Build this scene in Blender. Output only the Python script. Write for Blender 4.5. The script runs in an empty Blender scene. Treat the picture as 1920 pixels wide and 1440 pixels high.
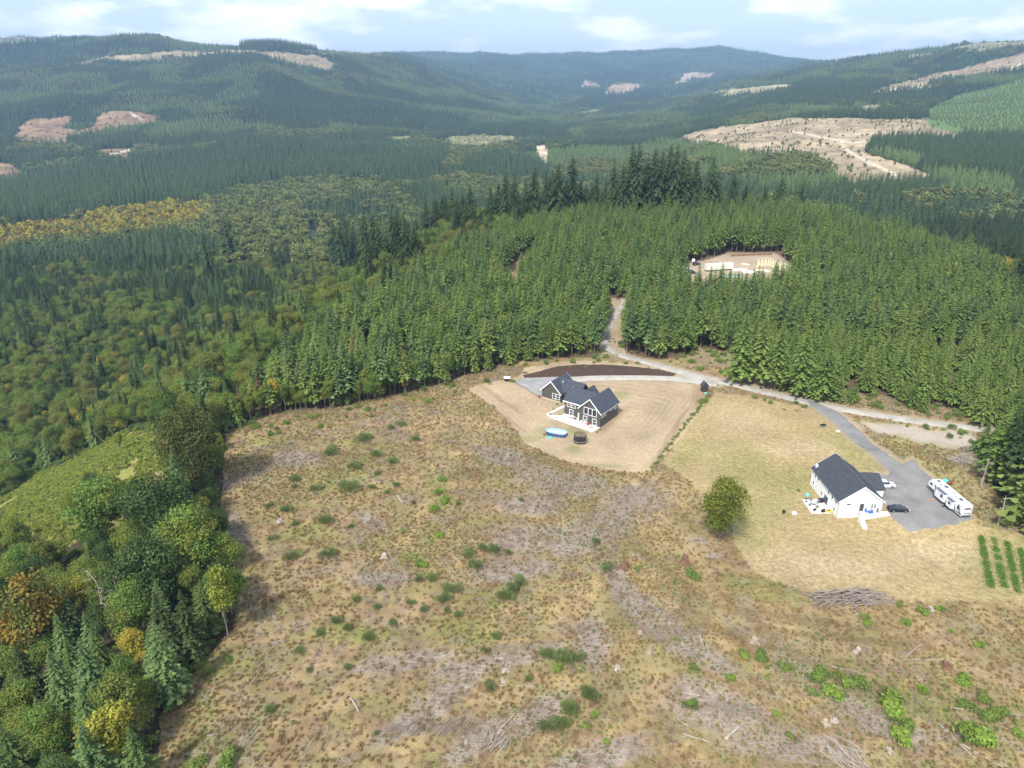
import bpy, math, random
import numpy as np
from mathutils import Vector, Matrix
R = math.radians
PI = math.pi
rng = np.random.default_rng(7)
random.seed(7)
scene = bpy.context.scene
COL = scene.collection

# ------------------------------------------------------------------ camera
CAMH = 95.0
PITCH = R(22.6)
FPX = 1321.0          # focal length in pixels of the 1920 wide picture
cam_d = bpy.data.cameras.new('camera')
cam_d.sensor_width = 36.0
cam_d.lens = 36.0 * FPX / 1920.0
cam_d.clip_start = 0.5
cam_d.clip_end = 60000
cam = bpy.data.objects.new('camera', cam_d)
COL.objects.link(cam)
cam.location = (0, 0, CAMH)
cam.rotation_euler = (R(90) - PITCH, 0, 0)
scene.camera = cam

# ------------------------------------------------------------------ light
SUN_EL, SUN_AZ = R(50), R(205)       # azimuth clockwise from +Y (north)
scene.view_settings.view_transform = 'Standard'
scene.view_settings.look = 'None'
scene.view_settings.exposure = 1.0
scene.view_settings.gamma = 1
world = bpy.data.worlds.new('World')
scene.world = world
world.use_nodes = True
wt = world.node_tree
for n in list(wt.nodes):
    wt.nodes.remove(n)
def N(t, kind, **kw):
    n = t.nodes.new(kind)
    for k, v in kw.items():
        if k == 'inp':
            for a, b in v.items():
                n.inputs[a].default_value = b
        else:
            setattr(n, k, v)
    return n
def L(t, a, b):
    t.links.new(a, b)
w_out = N(wt, 'ShaderNodeOutputWorld')
w_bg = N(wt, 'ShaderNodeBackground', inp={'Strength': 0.09})
sky = N(wt, 'ShaderNodeTexSky', sky_type='NISHITA', sun_disc=False, sun_elevation=SUN_EL, sun_rotation=SUN_AZ,
        altitude=300, air_density=1.0, dust_density=2.0, ozone_density=1.5)
tc = N(wt, 'ShaderNodeTexCoord')
sep = N(wt, 'ShaderNodeSeparateXYZ')
L(wt, tc.outputs['Generated'], sep.inputs[0])
def wmath(op, a, b=None, c=None, clamp=False):
    m = N(wt, 'ShaderNodeMath', operation=op, use_clamp=clamp)
    for i, v in enumerate((a, b, c)):
        if v is None: continue
        if isinstance(v, (int, float)): m.inputs[i].default_value = v
        else: L(wt, v, m.inputs[i])
    return m.outputs[0]
zz = wmath('ADD', wmath('MAXIMUM', sep.outputs['Z'], 0.0), 0.07)
cx = wmath('DIVIDE', sep.outputs['X'], zz)
cy = wmath('DIVIDE', sep.outputs['Y'], zz)
comb = N(wt, 'ShaderNodeCombineXYZ')
L(wt, wmath('MULTIPLY', sep.outputs['X'], 5.0), comb.inputs[0]); L(wt, wmath('MULTIPLY', sep.outputs['Y'], 5.0), comb.inputs[1]); L(wt, wmath('MULTIPLY', sep.outputs['Z'], 17.0), comb.inputs[2])
cn = N(wt, 'ShaderNodeTexNoise', inp={'Scale': 1.15, 'Detail': 8.0, 'Roughness': 0.52, 'Distortion': 0.1})
L(wt, comb.outputs[0], cn.inputs['Vector'])
cm = wmath('MULTIPLY', wmath('SUBTRACT', cn.outputs[0], 0.475), 10.0, clamp=True)
cn2 = N(wt, 'ShaderNodeTexNoise', inp={'Scale': 2.6, 'Detail': 5.0, 'Roughness': 0.5})
L(wt, comb.outputs[0], cn2.inputs['Vector'])
# thin veil near the horizon
veil = wmath('MULTIPLY', wmath('SUBTRACT', 0.20, sep.outputs['Z']), 3.2, clamp=True)
veil = wmath('ADD', wmath('MULTIPLY', veil, 0.55), 0.22)
mixv = N(wt, 'ShaderNodeMix', data_type='RGBA')
L(wt, veil, mixv.inputs[0]); L(wt, sky.outputs[0], mixv.inputs[6])
mixv.inputs[7].default_value = (7.2, 8.2, 9.3, 1)
cc = N(wt, 'ShaderNodeMix', data_type='RGBA')
L(wt, wmath('MULTIPLY', wmath('SUBTRACT', cn2.outputs[0], 0.35), 3.0, clamp=True), cc.inputs[0])
cc.inputs[6].default_value = (8.0, 8.3, 9.6, 1)
cc.inputs[7].default_value = (10.2, 10.2, 10.5, 1)
mixc = N(wt, 'ShaderNodeMix', data_type='RGBA')
L(wt, wmath('MULTIPLY', cm, 0.9), mixc.inputs[0]); L(wt, mixv.outputs[2], mixc.inputs[6]); L(wt, cc.outputs[2], mixc.inputs[7])
L(wt, mixc.outputs[2], w_bg.inputs['Color'])
L(wt, w_bg.outputs[0], w_out.inputs['Surface'])

sun_d = bpy.data.lights.new('sun', 'SUN')
sun_d.energy = 3.0
sun_d.angle = R(5)
sun_d.color = (1.0, 0.965, 0.91)
sun = bpy.data.objects.new('sun', sun_d)
COL.objects.link(sun)
sdir = Vector((math.sin(SUN_AZ) * math.cos(SUN_EL), math.cos(SUN_AZ) * math.cos(SUN_EL), math.sin(SUN_EL)))
sun.rotation_euler = sdir.to_track_quat('Z', 'Y').to_euler()
sun.location = (0, 0, 400)

# ------------------------------------------------------------------ materials
def newmat(name):
    m = bpy.data.materials.new(name)
    m.use_nodes = True
    t = m.node_tree
    for n in list(t.nodes): t.nodes.remove(n)
    o = N(t, 'ShaderNodeOutputMaterial')
    return m, t, o
def M(t, op, a, b=None, c=None, clamp=False):
    m = N(t, 'ShaderNodeMath', operation=op, use_clamp=clamp)
    for i, v in enumerate((a, b, c)):
        if v is None: continue
        if isinstance(v, (int, float)): m.inputs[i].default_value = v
        else: L(t, v, m.inputs[i])
    return m.outputs[0]
def MIX(t, f, a, b, blend='MIX'):
    m = N(t, 'ShaderNodeMix', data_type='RGBA', blend_type=blend)
    for i, v in ((0, f), (6, a), (7, b)):
        if isinstance(v, (int, float)): m.inputs[i].default_value = v
        elif isinstance(v, tuple): m.inputs[i].default_value = v if len(v) == 4 else (*v, 1)
        else: L(t, v, m.inputs[i])
    return m.outputs[2]
def noise(t, vec, scale, detail=4.0, rough=0.55, dist=0.0):
    n = N(t, 'ShaderNodeTexNoise', inp={'Scale': scale, 'Detail': detail, 'Roughness': rough, 'Distortion': dist})
    L(t, vec, n.inputs['Vector'])
    return n.outputs[0]
def contrast(t, v, c, k):
    return M(t, 'MULTIPLY_ADD', M(t, 'SUBTRACT', v, c), k, 0.5, clamp=True)
_mc = {}
def simple(name, color, rough=0.7, metal=0.0, var=0.12, scale=3.0, bump=0.0, spec=0.4):
    if name in _mc: return _mc[name]
    m, t, o = newmat(name)
    p = N(t, 'ShaderNodeBsdfPrincipled', inp={'Roughness': rough, 'Metallic': metal})
    p.inputs['Specular IOR Level'].default_value = spec
    g = N(t, 'ShaderNodeTexCoord')
    nz = noise(t, g.outputs['Object'], scale, 5.0)
    c = MIX(t, nz, tuple(x * (1 - var) for x in color), tuple(min(1, x * (1 + var)) for x in color))
    L(t, c, p.inputs['Base Color'])
    if bump:
        b = N(t, 'ShaderNodeBump', inp={'Strength': bump, 'Distance': 0.02})
        L(t, nz, b.inputs['Height']); L(t, b.outputs[0], p.inputs['Normal'])
    L(t, p.outputs[0], o.inputs['Surface'])
    _mc[name] = m
    return m
def foliage(name, ca, cb, cc=None, trans=0.25):
    """leaf material: colour varies per tree, per leaf clump and along the clumps"""
    if name in _mc: return _mc[name]
    m, t, o = newmat(name)
    oi = N(t, 'ShaderNodeObjectInfo')
    at = N(t, 'ShaderNodeAttribute', attribute_name='tint')
    c1 = MIX(t, oi.outputs['Random'], ca, cb)
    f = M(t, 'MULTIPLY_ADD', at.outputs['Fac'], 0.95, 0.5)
    hs = MIX(t, 1.0, c1, (1, 1, 1), 'MULTIPLY')
    vm = N(t, 'ShaderNodeVectorMath', operation='SCALE')
    L(t, hs, vm.inputs[0]); L(t, f, vm.inputs['Scale'])
    c = vm.outputs[0]
    if cc:
        g = N(t, 'ShaderNodeTexCoord')
        nz = noise(t, g.outputs['Object'], 0.35, 3.0)
        k = contrast(t, M(t, 'ADD', nz, M(t, 'MULTIPLY', oi.outputs['Random'], 0.12)), 0.60, 7.0)
        c = MIX(t, k, c, cc)
    d = N(t, 'ShaderNodeBsdfDiffuse'); tr = N(t, 'ShaderNodeBsdfTranslucent')
    L(t, c, d.inputs[0]); L(t, c, tr.inputs[0])
    mx = N(t, 'ShaderNodeMixShader', inp={0: trans})
    L(t, d.outputs[0], mx.inputs[1]); L(t, tr.outputs[0], mx.inputs[2])
    L(t, mx.outputs[0], o.inputs['Surface'])
    _mc[name] = m
    return m

# ------------------------------------------------------------------ mesh helpers
def mesh_np(name, V, F, mat=None, tint=None, smooth=False, mats=None, midx=None):
    """V (n,3), F (m,k) all faces of k corners, or a list of polygons"""
    me = bpy.data.meshes.new(name)
    if isinstance(F, np.ndarray):
        k = F.shape[1]; m = F.shape[0]
        me.vertices.add(len(V)); me.vertices.foreach_set('co', np.asarray(V, np.float32).ravel())
        me.loops.add(m * k); me.loops.foreach_set('vertex_index', F.astype(np.int32).ravel())
        me.polygons.add(m)
        me.polygons.foreach_set('loop_start', np.arange(0, m * k, k, dtype=np.int32))
        me.polygons.foreach_set('loop_total', np.full(m, k, np.int32))
        me.update(calc_edges=True)
    else:
        me.from_pydata([tuple(map(float, v)) for v in V], [], F)
    if tint is not None:
        a = me.attributes.new('tint', 'FLOAT', 'POINT')
        a.data.foreach_set('value', np.asarray(tint, np.float32))
    if mats:
        for x in mats: me.materials.append(x)
        if midx is not None: me.polygons.foreach_set('material_index', np.asarray(midx, np.int32))
    elif mat: me.materials.append(mat)
    if smooth: me.polygons.foreach_set('use_smooth', np.ones(len(me.polygons), bool))
    me.update()
    return me
def link(name, data, parent=None, loc=None, rot=None, scale=None):
    o = bpy.data.objects.new(name, data)
    COL.objects.link(o)
    if parent is not None: o.parent = parent
    if loc is not None: o.location = loc
    if rot is not None: o.rotation_euler = rot if hasattr(rot, '__len__') else (0, 0, rot)
    if scale is not None: o.scale = scale if hasattr(scale, '__len__') else (scale,) * 3
    return o
def tag(o, label, cat, group=None, kind=None):
    if label: o['label'] = label
    if cat: o['category'] = cat
    if group: o['group'] = group
    if kind: o['kind'] = kind
    return o
def empty(name, label, cat, loc, rz=0.0, group=None):
    o = link(name, None, None, loc, rz)
    o.empty_display_size = 0.3
    return tag(o, label, cat, group)
class MB:
    def __init__(s): s.v = []; s.f = []
    def add(s, vs, fs):
        b = len(s.v); s.v += [tuple(v) for v in vs]; s.f += [tuple(i + b for i in f) for f in fs]
        return s
    def box(s, x0, x1, y0, y1, z0, z1):
        return s.add([(x0,y0,z0),(x1,y0,z0),(x1,y1,z0),(x0,y1,z0),(x0,y0,z1),(x1,y0,z1),(x1,y1,z1),(x0,y1,z1)],
                     [(0,3,2,1),(4,5,6,7),(0,1,5,4),(1,2,6,5),(2,3,7,6),(3,0,4,7)])
    def prism(s, poly, z0, z1):
        n = len(poly)
        return s.add([(p[0],p[1],z0) for p in poly] + [(p[0],p[1],z1) for p in poly],
                     [tuple(reversed(range(n))), tuple(range(n, 2*n))] + [(i,(i+1)%n,n+(i+1)%n,n+i) for i in range(n)])
    def slab(s, quad, n, th):
        """quad of four 3-D points thickened by th along -n"""
        q = [Vector(p) for p in quad]; n = Vector(n).normalized() * th
        return s.add(q + [p - n for p in q], [(0,1,2,3),(7,6,5,4),(0,4,5,1),(1,5,6,2),(2,6,7,3),(3,7,4,0)])
    def tube(s, a, b, r0, r1=None, n=6, cap=True):
        a = Vector(a); b = Vector(b); r1 = r0 if r1 is None else r1
        d = (b - a).normalized() if (b - a).length > 1e-9 else Vector((0,0,1))
        u = d.orthogonal().normalized(); w = d.cross(u)
        vs = []
        for c, r in ((a, r0), (b, r1)):
            for i in range(n):
                t = 2*PI*i/n
                vs.append(c + (u*math.cos(t) + w*math.sin(t))*r)
        fs = [(i,(i+1)%n,n+(i+1)%n,n+i) for i in range(n)]
        if cap: fs += [tuple(reversed(range(n))), tuple(range(n,2*n))]
        return s.add(vs, fs)
    def loft(s, rings, cap=True, closed=True):
        n = len(rings[0]); vs = [p for r in rings for p in r]; fs = []
        for k in range(len(rings)-1):
            for i in range(n if closed else n-1):
                j = (i+1) % n
                fs.append((k*n+i, k*n+j, (k+1)*n+j, (k+1)*n+i))
        if cap: fs += [tuple(reversed(range(n))), tuple(range((len(rings)-1)*n, len(rings)*n))]
        return s.add(vs, fs)
    def mesh(s, name, mat, smooth=False):
        me = mesh_np(name, s.v, s.f, mat, smooth=smooth)
        return me
    def build(s, name, mat, parent=None, smooth=False, label=None):
        o = link(name, s.mesh(name, mat, smooth), parent)
        if label: o['label'] = label
        return o

# ------------------------------------------------------------------ noise and terrain
def _hash(ix, iy, seed):
    h = (ix.astype(np.int64) * 374761393 + iy.astype(np.int64) * 668265263 + seed * 974711) & 0xffffffff
    h = ((h ^ (h >> 13)) * 1274126177) & 0xffffffff
    h = h ^ (h >> 16)
    return (h & 0xffff) / 65535.0
def vnoise(x, y, seed=0):
    x = np.asarray(x, float); y = np.asarray(y, float)
    ix = np.floor(x); iy = np.floor(y); fx = x - ix; fy = y - iy
    fx = fx*fx*(3-2*fx); fy = fy*fy*(3-2*fy)
    a = _hash(ix, iy, seed); b = _hash(ix+1, iy, seed); c = _hash(ix, iy+1, seed); d = _hash(ix+1, iy+1, seed)
    return (a*(1-fx)+b*fx)*(1-fy) + (c*(1-fx)+d*fx)*fy
def fbm(x, y, scale, oct=4, seed=0, gain=0.5):
    s = 0.0; a = 1.0; tot = 0.0; f = 1.0/scale
    for k in range(oct):
        s = s + a*(vnoise(np.asarray(x)*f + 17.3*k, np.asarray(y)*f - 9.1*k, seed+k) - 0.5)
        tot += a; a *= gain; f *= 2.03
    return s/tot*2
def sstep(a, b, x):
    t = np.clip((x-a)/(b-a), 0, 1); return t*t*(3-2*t)
CP, SP = math.cos(PITCH), math.sin(PITCH)
def slope_px(py):
    v = (720-py)/FPX
    return (v*CP-SP)/(CP+v*SP)
def project(X, Y, Z):
    dz = Z - CAMH
    dep = Y*CP - dz*SP
    up = Y*SP + dz*CP
    return 960 + FPX*X/dep, 720 - FPX*up/dep
# far terrain: (forward distance, picture row of the tree tops) for columns of azimuth
COLS = {
 -700: [(20,-40),(150,-45),(400,-62),(800,-75),(1200,'330'),(1700,'250'),(2200,'180'),(2800,'100'),(3400,'60'),(5000,'90'),(9000,'120')],
 -300: [(20,-40),(150,-45),(400,-62),(800,-75),(1250,'330'),(1800,'262'),(2300,'190'),(2900,'120'),(3500,'64'),(5000,'85'),(9000,'120')],
 0:    [(20,-36),(150,-40),(400,-60),(800,-76),(1100,-78),(1500,'335'),(1900,'262'),(2400,'200'),(3000,'138'),(3600,'67'),(5000,'80'),(9000,'130')],
 150:  [(20,-34),(150,-38),(400,-58),(800,-76),(1200,-78),(1500,'315'),(1900,'268'),(2150,'226'),(2700,'160'),(3200,'114'),(3700,'64'),(5000,'80'),(9000,'130')],
 300:  [(20,-32),(150,-34),(400,-56),(800,-76),(1300,-78),(1800,'285'),(2150,'222'),(2700,'155'),(3200,'107'),(3700,'62'),(5000,'85'),(9000,'130')],
 450:  [(20,-30),(150,-30),(400,-54),(800,-76),(1300,-77),(2000,'248'),(2500,'170'),(3000,'103'),(3250,'97'),(3600,'82'),(4500,'95'),(9000,'135')],
 515:  [(20,-30),(150,-29),(400,-52),(800,-76),(1300,-77),(2000,'252'),(2500,'182'),(3000,'112'),(3250,'100'),(3600,'74'),(4500,'95'),(9000,'130')],
 600:  [(20,-30),(150,-28),(400,-50),(800,-77),(1300,-76),(2000,'262'),(2500,'205'),(3000,'150'),(3250,'126'),(3700,'92'),(4600,'90'),(9000,'120')],
 750:  [(20,-30),(150,-25),(400,-45),(800,-75),(1300,-73),(2000,'265'),(2600,'212'),(3100,'170'),(3700,'135'),(4500,'106'),(6500,'106'),(9000,'99'),(14000,'140')],
 900:  [(20,-30),(150,-20),(400,-40),(800,-72),(1300,-70),(2000,'270'),(2700,'232'),(3400,'195'),(4500,'165'),(6000,'135'),(8500,'98'),(14000,'140')],
 1050: [(20,-30),(150,-20),(400,-40),(800,-68),(1300,-68),(2000,'268'),(2800,'236'),(3800,'214'),(5000,'185'),(6500,'150'),(8800,'98'),(14000,'140')],
 1200: [(20,-30),(150,-20),(400,-38),(800,-60),(1300,-62),(2000,'262'),(2700,'232'),(3700,'206'),(5300,'176'),(6800,'140'),(9000,'94'),(14000,'140')],
 1330: [(20,-30),(150,-20),(400,-36),(800,-50),(1150,'290'),(1550,'258'),(2000,'226'),(2700,'205'),(3800,'180'),(5300,'160'),(6800,'132'),(9000,'83'),(14000,'140')],
 1500: [(20,-30),(150,-22),(400,-35),(750,-42),(1000,'306'),(1500,'236'),(2000,'203'),(2700,'166'),(3500,'138'),(4200,'122'),(6500,'122'),(9000,'113'),(14000,'140')],
 1650: [(20,-30),(150,-25),(400,-36),(720,-42),(950,'322'),(1400,'232'),(1900,'192'),(2500,'155'),(3200,'122'),(3800,'104'),(6500,'118'),(9000,'130')],
 1800: [(20,-30),(150,-25),(400,-38),(700,-42),(950,'318'),(1350,'250'),(1800,'194'),(2300,'150'),(2800,'112'),(3300,'82'),(5500,'100'),(9000,'120')],
 1920: [(20,-30),(150,-25),(400,-40),(700,-42),(950,'312'),(1350,'240'),(1800,'176'),(2300,'120'),(2900,'72'),(5500,'95'),(9000,'120')],
 2300: [(20,-30),(150,-25),(400,-40),(700,-42),(950,'300'),(1350,'220'),(1800,'150'),(2300,'90'),(2900,'50'),(5500,'75'),(9000,'110')],
 2700: [(20,-30),(150,-25),(400,-40),(700,-42),(950,'300'),(1350,'220'),(1800,'150'),(2300,'90'),(2900,'50'),(5500,'75'),(9000,'110')],
}
_cx = np.array(sorted(COLS)); _cs = (_cx-960)/FPX/1.083
_ly = np.linspace(math.log(10), math.log(16000), 320)
_T = []
for c in _cx:
    ys = []; zs = []
    for Yv, a in COLS[c]:
        ys.append(math.log(Yv)); zs.append(a if not isinstance(a, str) else CAMH + Yv*slope_px(float(a)) - 14)
    z = np.interp(_ly, ys, zs)
    for _ in range(3):
        z[1:-1] = (z[:-2] + 2*z[1:-1] + z[2:])/4
    _T.append(z)
_T = np.array(_T)
_sfine = np.linspace(_cs[0], _cs[-1], 600)
_Tf = np.zeros((600, len(_ly)))
for j in range(len(_ly)):
    _Tf[:, j] = np.interp(_sfine, _cs, _T[:, j])
_k = np.hanning(19); _k /= _k.sum()
_pad = np.pad(_Tf, ((9, 9), (0, 0)), mode='edge')
_Tf = np.apply_along_axis(lambda a: np.convolve(a, _k, 'valid'), 0, _pad)
def far_z(X, Y):
    Yc = np.clip(Y, 12, 15900)
    s = np.clip(X/Yc, _sfine[0], _sfine[-1])
    fi = (s-_sfine[0])/(_sfine[1]-_sfine[0]); fj = (np.log(Yc)-_ly[0])/(_ly[1]-_ly[0])
    i = np.clip(fi.astype(int), 0, 598); j = np.clip(fj.astype(int), 0, len(_ly)-2)
    a = fi-i; b = fj-j
    z = (_Tf[i,j]*(1-a)+_Tf[i+1,j]*a)*(1-b) + (_Tf[i,j+1]*(1-a)+_Tf[i+1,j+1]*a)*b
    w = sstep(600, 2200, Y)
    ridge = 1-np.abs(fbm(X, Y, 520, 4, 31))*2
    amp = np.clip(Y*0.0075, 2, 30)
    z = z + w*amp*(ridge-.62)*1.25 + amp*0.5*fbm(X, Y, 160, 3, 5)
    return z
PLAT = np.array([(-68,0),(-64,60),(-62,120),(-80,150),(-96,190),(-84,260),(-72,340),(-50,450),(-20,540),(90,575),(180,548),(238,440),(250,330),(262,230),(262,100),(250,0)], float)
def poly_sd(X, Y, P):
    """signed distance, positive inside"""
    X = np.asarray(X, float); Y = np.asarray(Y, float)
    d2 = np.full(X.shape, 1e18); ins = np.zeros(X.shape, bool)
    n = len(P)
    for i in range(n):
        ax, ay = P[i]; bx, by = P[(i+1) % n]
        ex, ey = bx-ax, by-ay; wx, wy = X-ax, Y-ay
        t = np.clip((wx*ex+wy*ey)/(ex*ex+ey*ey+1e-12), 0, 1)
        d2 = np.minimum(d2, (wx-ex*t)**2+(wy-ey*t)**2)
        c = ((ay > Y) != (by > Y))
        with np.errstate(divide='ignore', invalid='ignore'):
            xi = ax+(Y-ay)*ex/(ey if ey != 0 else 1e-9)
        ins ^= c & (X < xi)
    return np.sqrt(d2)*np.where(ins, 1, -1)
def height(X, Y):
    X = np.asarray(X, float); Y = np.asarray(Y, float)
    shp = X.shape; X = np.atleast_1d(X); Y = np.atleast_1d(Y)
    z = far_z(X, Y)
    near = (Y < 900) & (np.abs(X) < 700)
    if near.any():
        xn, yn = X[near], Y[near]
        sd = poly_sd(xn, yn, PLAT)
        m = sstep(-150, 14, sd)
        m = m*m*0.35 + m*0.65
        pl = 11*np.exp(-(((xn-140)/170)**2 + ((yn-470)/120)**2)) + 0.5*fbm(xn, yn, 45, 3, 3)
        pl = pl + 1.7*sstep(-9, 3, poly_sd(xn, yn, np.array([(89.5,143),(94,138),(113,140),(122,160),(112,176),(95,176),(90,162)])))
        bump = sstep(130, 60, yn)*1.0 + sstep(900, 1000, yn)
        pl = pl + 0.9*fbm(xn, yn, 24, 3, 8)*sstep(150, 110, yn)
        z[near] = z[near]*(1-m) + pl*m
    return z.reshape(shp)
def hz(x, y):
    return float(height(np.array([x]), np.array([y]))[0])
_tt = 40*1.004**np.arange(1500)
def ground(px, py, dz=0.0):
    """where the sight line through that point of the picture meets the terrain"""
    u = (px-960)/FPX; v = (720-py)/FPX
    fy = CP+v*SP; fz = v*CP-SP
    Yv = _tt; Xv = u/fy*Yv; Zv = CAMH+fz/fy*Yv
    d = Zv-(height(Xv, Yv)+dz)
    k = np.argmax(d < 0)
    if d[k] >= 0: k = len(d)-1
    a, b = d[k-1], d[k]
    t = a/(a-b) if a != b else 0
    Y = Yv[k-1]+(Yv[k]-Yv[k-1])*t
    X = u/fy*Y
    return X, Y, hz(X, Y)
def in_poly(px, py, P):
    ins = np.zeros(px.shape, bool); n = len(P)
    for i in range(n):
        ax, ay = P[i]; bx, by = P[(i+1) % n]
        if ay == by: continue
        ins ^= ((ay > py) != (by > py)) & (px < ax+(py-ay)*(bx-ax)/(by-ay))
    return ins
# ------------------------------------------------------------------ zones (outlines on the ground, limited in distance)
Z_CLEAR = ([(430,800),(520,775),(640,765),(760,738),(880,702),(985,672),(1085,672),(1125,668),(1165,664),(1240,676),(1300,668),(1350,690),(1420,712),(1500,742),(1600,762),(1760,775),(1835,785),(1850,860),(1870,930),(1960,990),(2600,1150),(2600,3200),(-200,3200),(290,1440),(300,1345),(395,1230),(440,1180),(432,1050),(412,930)], 0, 330)
Z_PAD = ([(1262,520),(1290,494),(1330,486),(1362,474),(1452,474),(1482,492),(1496,508),(1480,530),(1440,545),(1330,560),(1280,545)], 250, 520)
Z_ROADGAP = ([(1118,668),(1128,630),(1150,590),(1092,566),(1096,556),(1150,560),(1180,566),(1176,600),(1166,640),(1172,668)], 200, 400)
Z_OPEN = ([(1290,668),(1300,650),(1350,660),(1420,668),(1480,700),(1560,730),(1700,752),(1840,776),(1835,785),(1600,766),(1420,715)], 180, 330)
Z_SPUR = ([(938,548),(952,500),(1000,468),(1010,480),(975,520),(962,560)], 300, 520)
Z_PLANT = ([(415,812),(560,690),(650,610),(760,545),(870,480),(960,445),(1080,420),(1250,392),(1400,392),(1600,410),(1760,470),(1900,560),(2100,700),(2300,1000),(1960,1000),(1840,850),(1700,800),(1500,780),(1300,720),(1125,690),(900,730),(640,800),(430,830)], 150, 640)
Z_MEADOW = ([(-40,965),(60,895),(135,862),(240,810),(312,812),(322,880),(300,925),(260,935),(160,930),(120,985),(170,1000),(120,1030),(60,1010),(-40,1040)], 100, 330)
Z_ORANGE = ([(-60,455),(60,430),(140,430),(200,405),(330,388),(400,396),(380,430),(300,447),(180,462),(100,470),(-60,500)], 450, 1300)
Z_OLIVE = ([(380,380),(520,350),(700,350),(800,390),(800,430),(660,470),(600,520),(470,520),(400,470),(330,460)], 450, 1500)
Z_YCON = ([(-60,490),(120,474),(300,468),(420,470),(480,520),(540,560),(520,600),(380,600),(300,560),(150,580),(-60,600)], 330, 900)
Z_TALLDARK = ([(-100,440),(60,430),(200,400),(330,375),(560,345),(820,345),(840,290),(600,280),(330,290),(150,320),(-100,350)], 700, 2000)
Z_RIVER = ([(575,425),(590,420),(602,440),(600,468),(590,470),(582,452)], 600, 1400)
Z_ROAD_FAR = ([(600,440),(640,418),(690,405),(700,412),(650,425),(612,448)], 600, 1600)
CUTS = [  # outline, near, far, ground colour
 ([(18,258),(60,224),(132,217),(122,238),(150,247),(178,238),(190,210),(240,207),(292,216),(300,230),(215,238),(130,262),(128,275),(60,272)], 1500, 2700, (.215,.145,.085)),
 ([(132,281),(257,279),(240,308),(215,306),(185,292)], 1300, 2300, (.22,.155,.09)),
 ([(-80,300),(0,305),(60,325),(20,345),(-80,352)], 1100, 2200, (.22,.155,.09)),
 ([(125,122),(200,105),(330,96),(440,92),(520,97),(600,104),(642,126),(610,131),(560,120),(470,99),(400,99),(300,112),(230,116)], 2600, 3900, (.27,.215,.13)),
 ([(-200,62),(0,64),(214,58),(214,66),(100,78),(-200,90)], 3000, 4300, (.13,.15,.10)),
 ([(1262,262),(1300,249),(1480,220),(1560,222),(1740,221),(1812,243),(1795,262),(1740,258),(1640,262),(1622,285),(1680,305),(1765,332),(1700,340),(1590,345),(1520,300),(1400,292)], 800, 2300, (.31,.245,.155)),
 ([(1632,172),(1700,152),(1830,122),(1940,92),(1940,128),(1800,146),(1700,165)], 1500, 3400, (.26,.20,.13)),
 ([(1320,182),(1350,170),(1400,164),(1488,158),(1478,168),(1350,182)], 2500, 6500, (.34,.30,.16)),
 ([(1128,175),(1150,158),(1185,155),(1205,163),(1172,175)], 4000, 8500, (.32,.24,.15)),
 ([(1265,162),(1282,137),(1340,137),(1330,148),(1298,150)], 5000, 9500, (.34,.26,.20)),
 ([(1085,163),(1100,153),(1120,156),(1126,165)], 4500, 8500, (.30,.22,.17)),
 ([(1700,100),(1800,80),(1940,66),(1940,84),(1800,96),(1700,112)], 1900, 3600, (.24,.22,.13)),
 ([(560,92),(620,90),(700,96),(760,102),(700,108),(600,100)], 3300, 5200, (.20,.17,.12)),
 ([(690,262),(760,256),(800,262),(760,268)], 1400, 3500, (.20,.20,.09)),
 ([(900,292),(950,284),(1000,284),(990,292),(940,297)], 1000, 3000, (.24,.25,.11)),
 ([(1060,215),(1110,205),(1140,208),(1100,217)], 2500, 5500, (.24,.24,.12)),
 ([(1560,205),(1640,196),(1700,200),(1640,212)], 1500, 3000, (.22,.2,.11)),
 ([(998,274),(1026,272),(1030,308),(1016,306),(1006,292)], 1100, 2600, (.46,.38,.26)),
 ([(830,262),(900,250),(960,258),(980,272),(900,284),(850,280)], 1400, 3500, (.22,.21,.09)),
]
Z_BRIGHT = ([(1738,238),(1740,205),(1800,178),(1950,140),(1950,250),(1840,255)], 1100, 3000)   # short bright plantation on the right hill
Z_MIDGREEN = ([(985,300),(1060,262),(1200,240),(1265,265),(1400,295),(1520,302),(1580,345),(1500,372),(1350,345),(1100,345)], 650, 1900)
Z_HILLTOP1 = ([(214,64),(216,46),(300,44),(405,54),(410,68),(330,70)], 3000, 4600)
Z_HILLTOP2 = ([(438,84),(450,66),(500,58),(560,66),(598,88),(596,101),(520,96),(450,92)], 3000, 4600)
def zin(z, px, py, Y):
    return in_poly(px, py, z[0]) & (Y >= z[1]) & (Y <= z[2])

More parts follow.
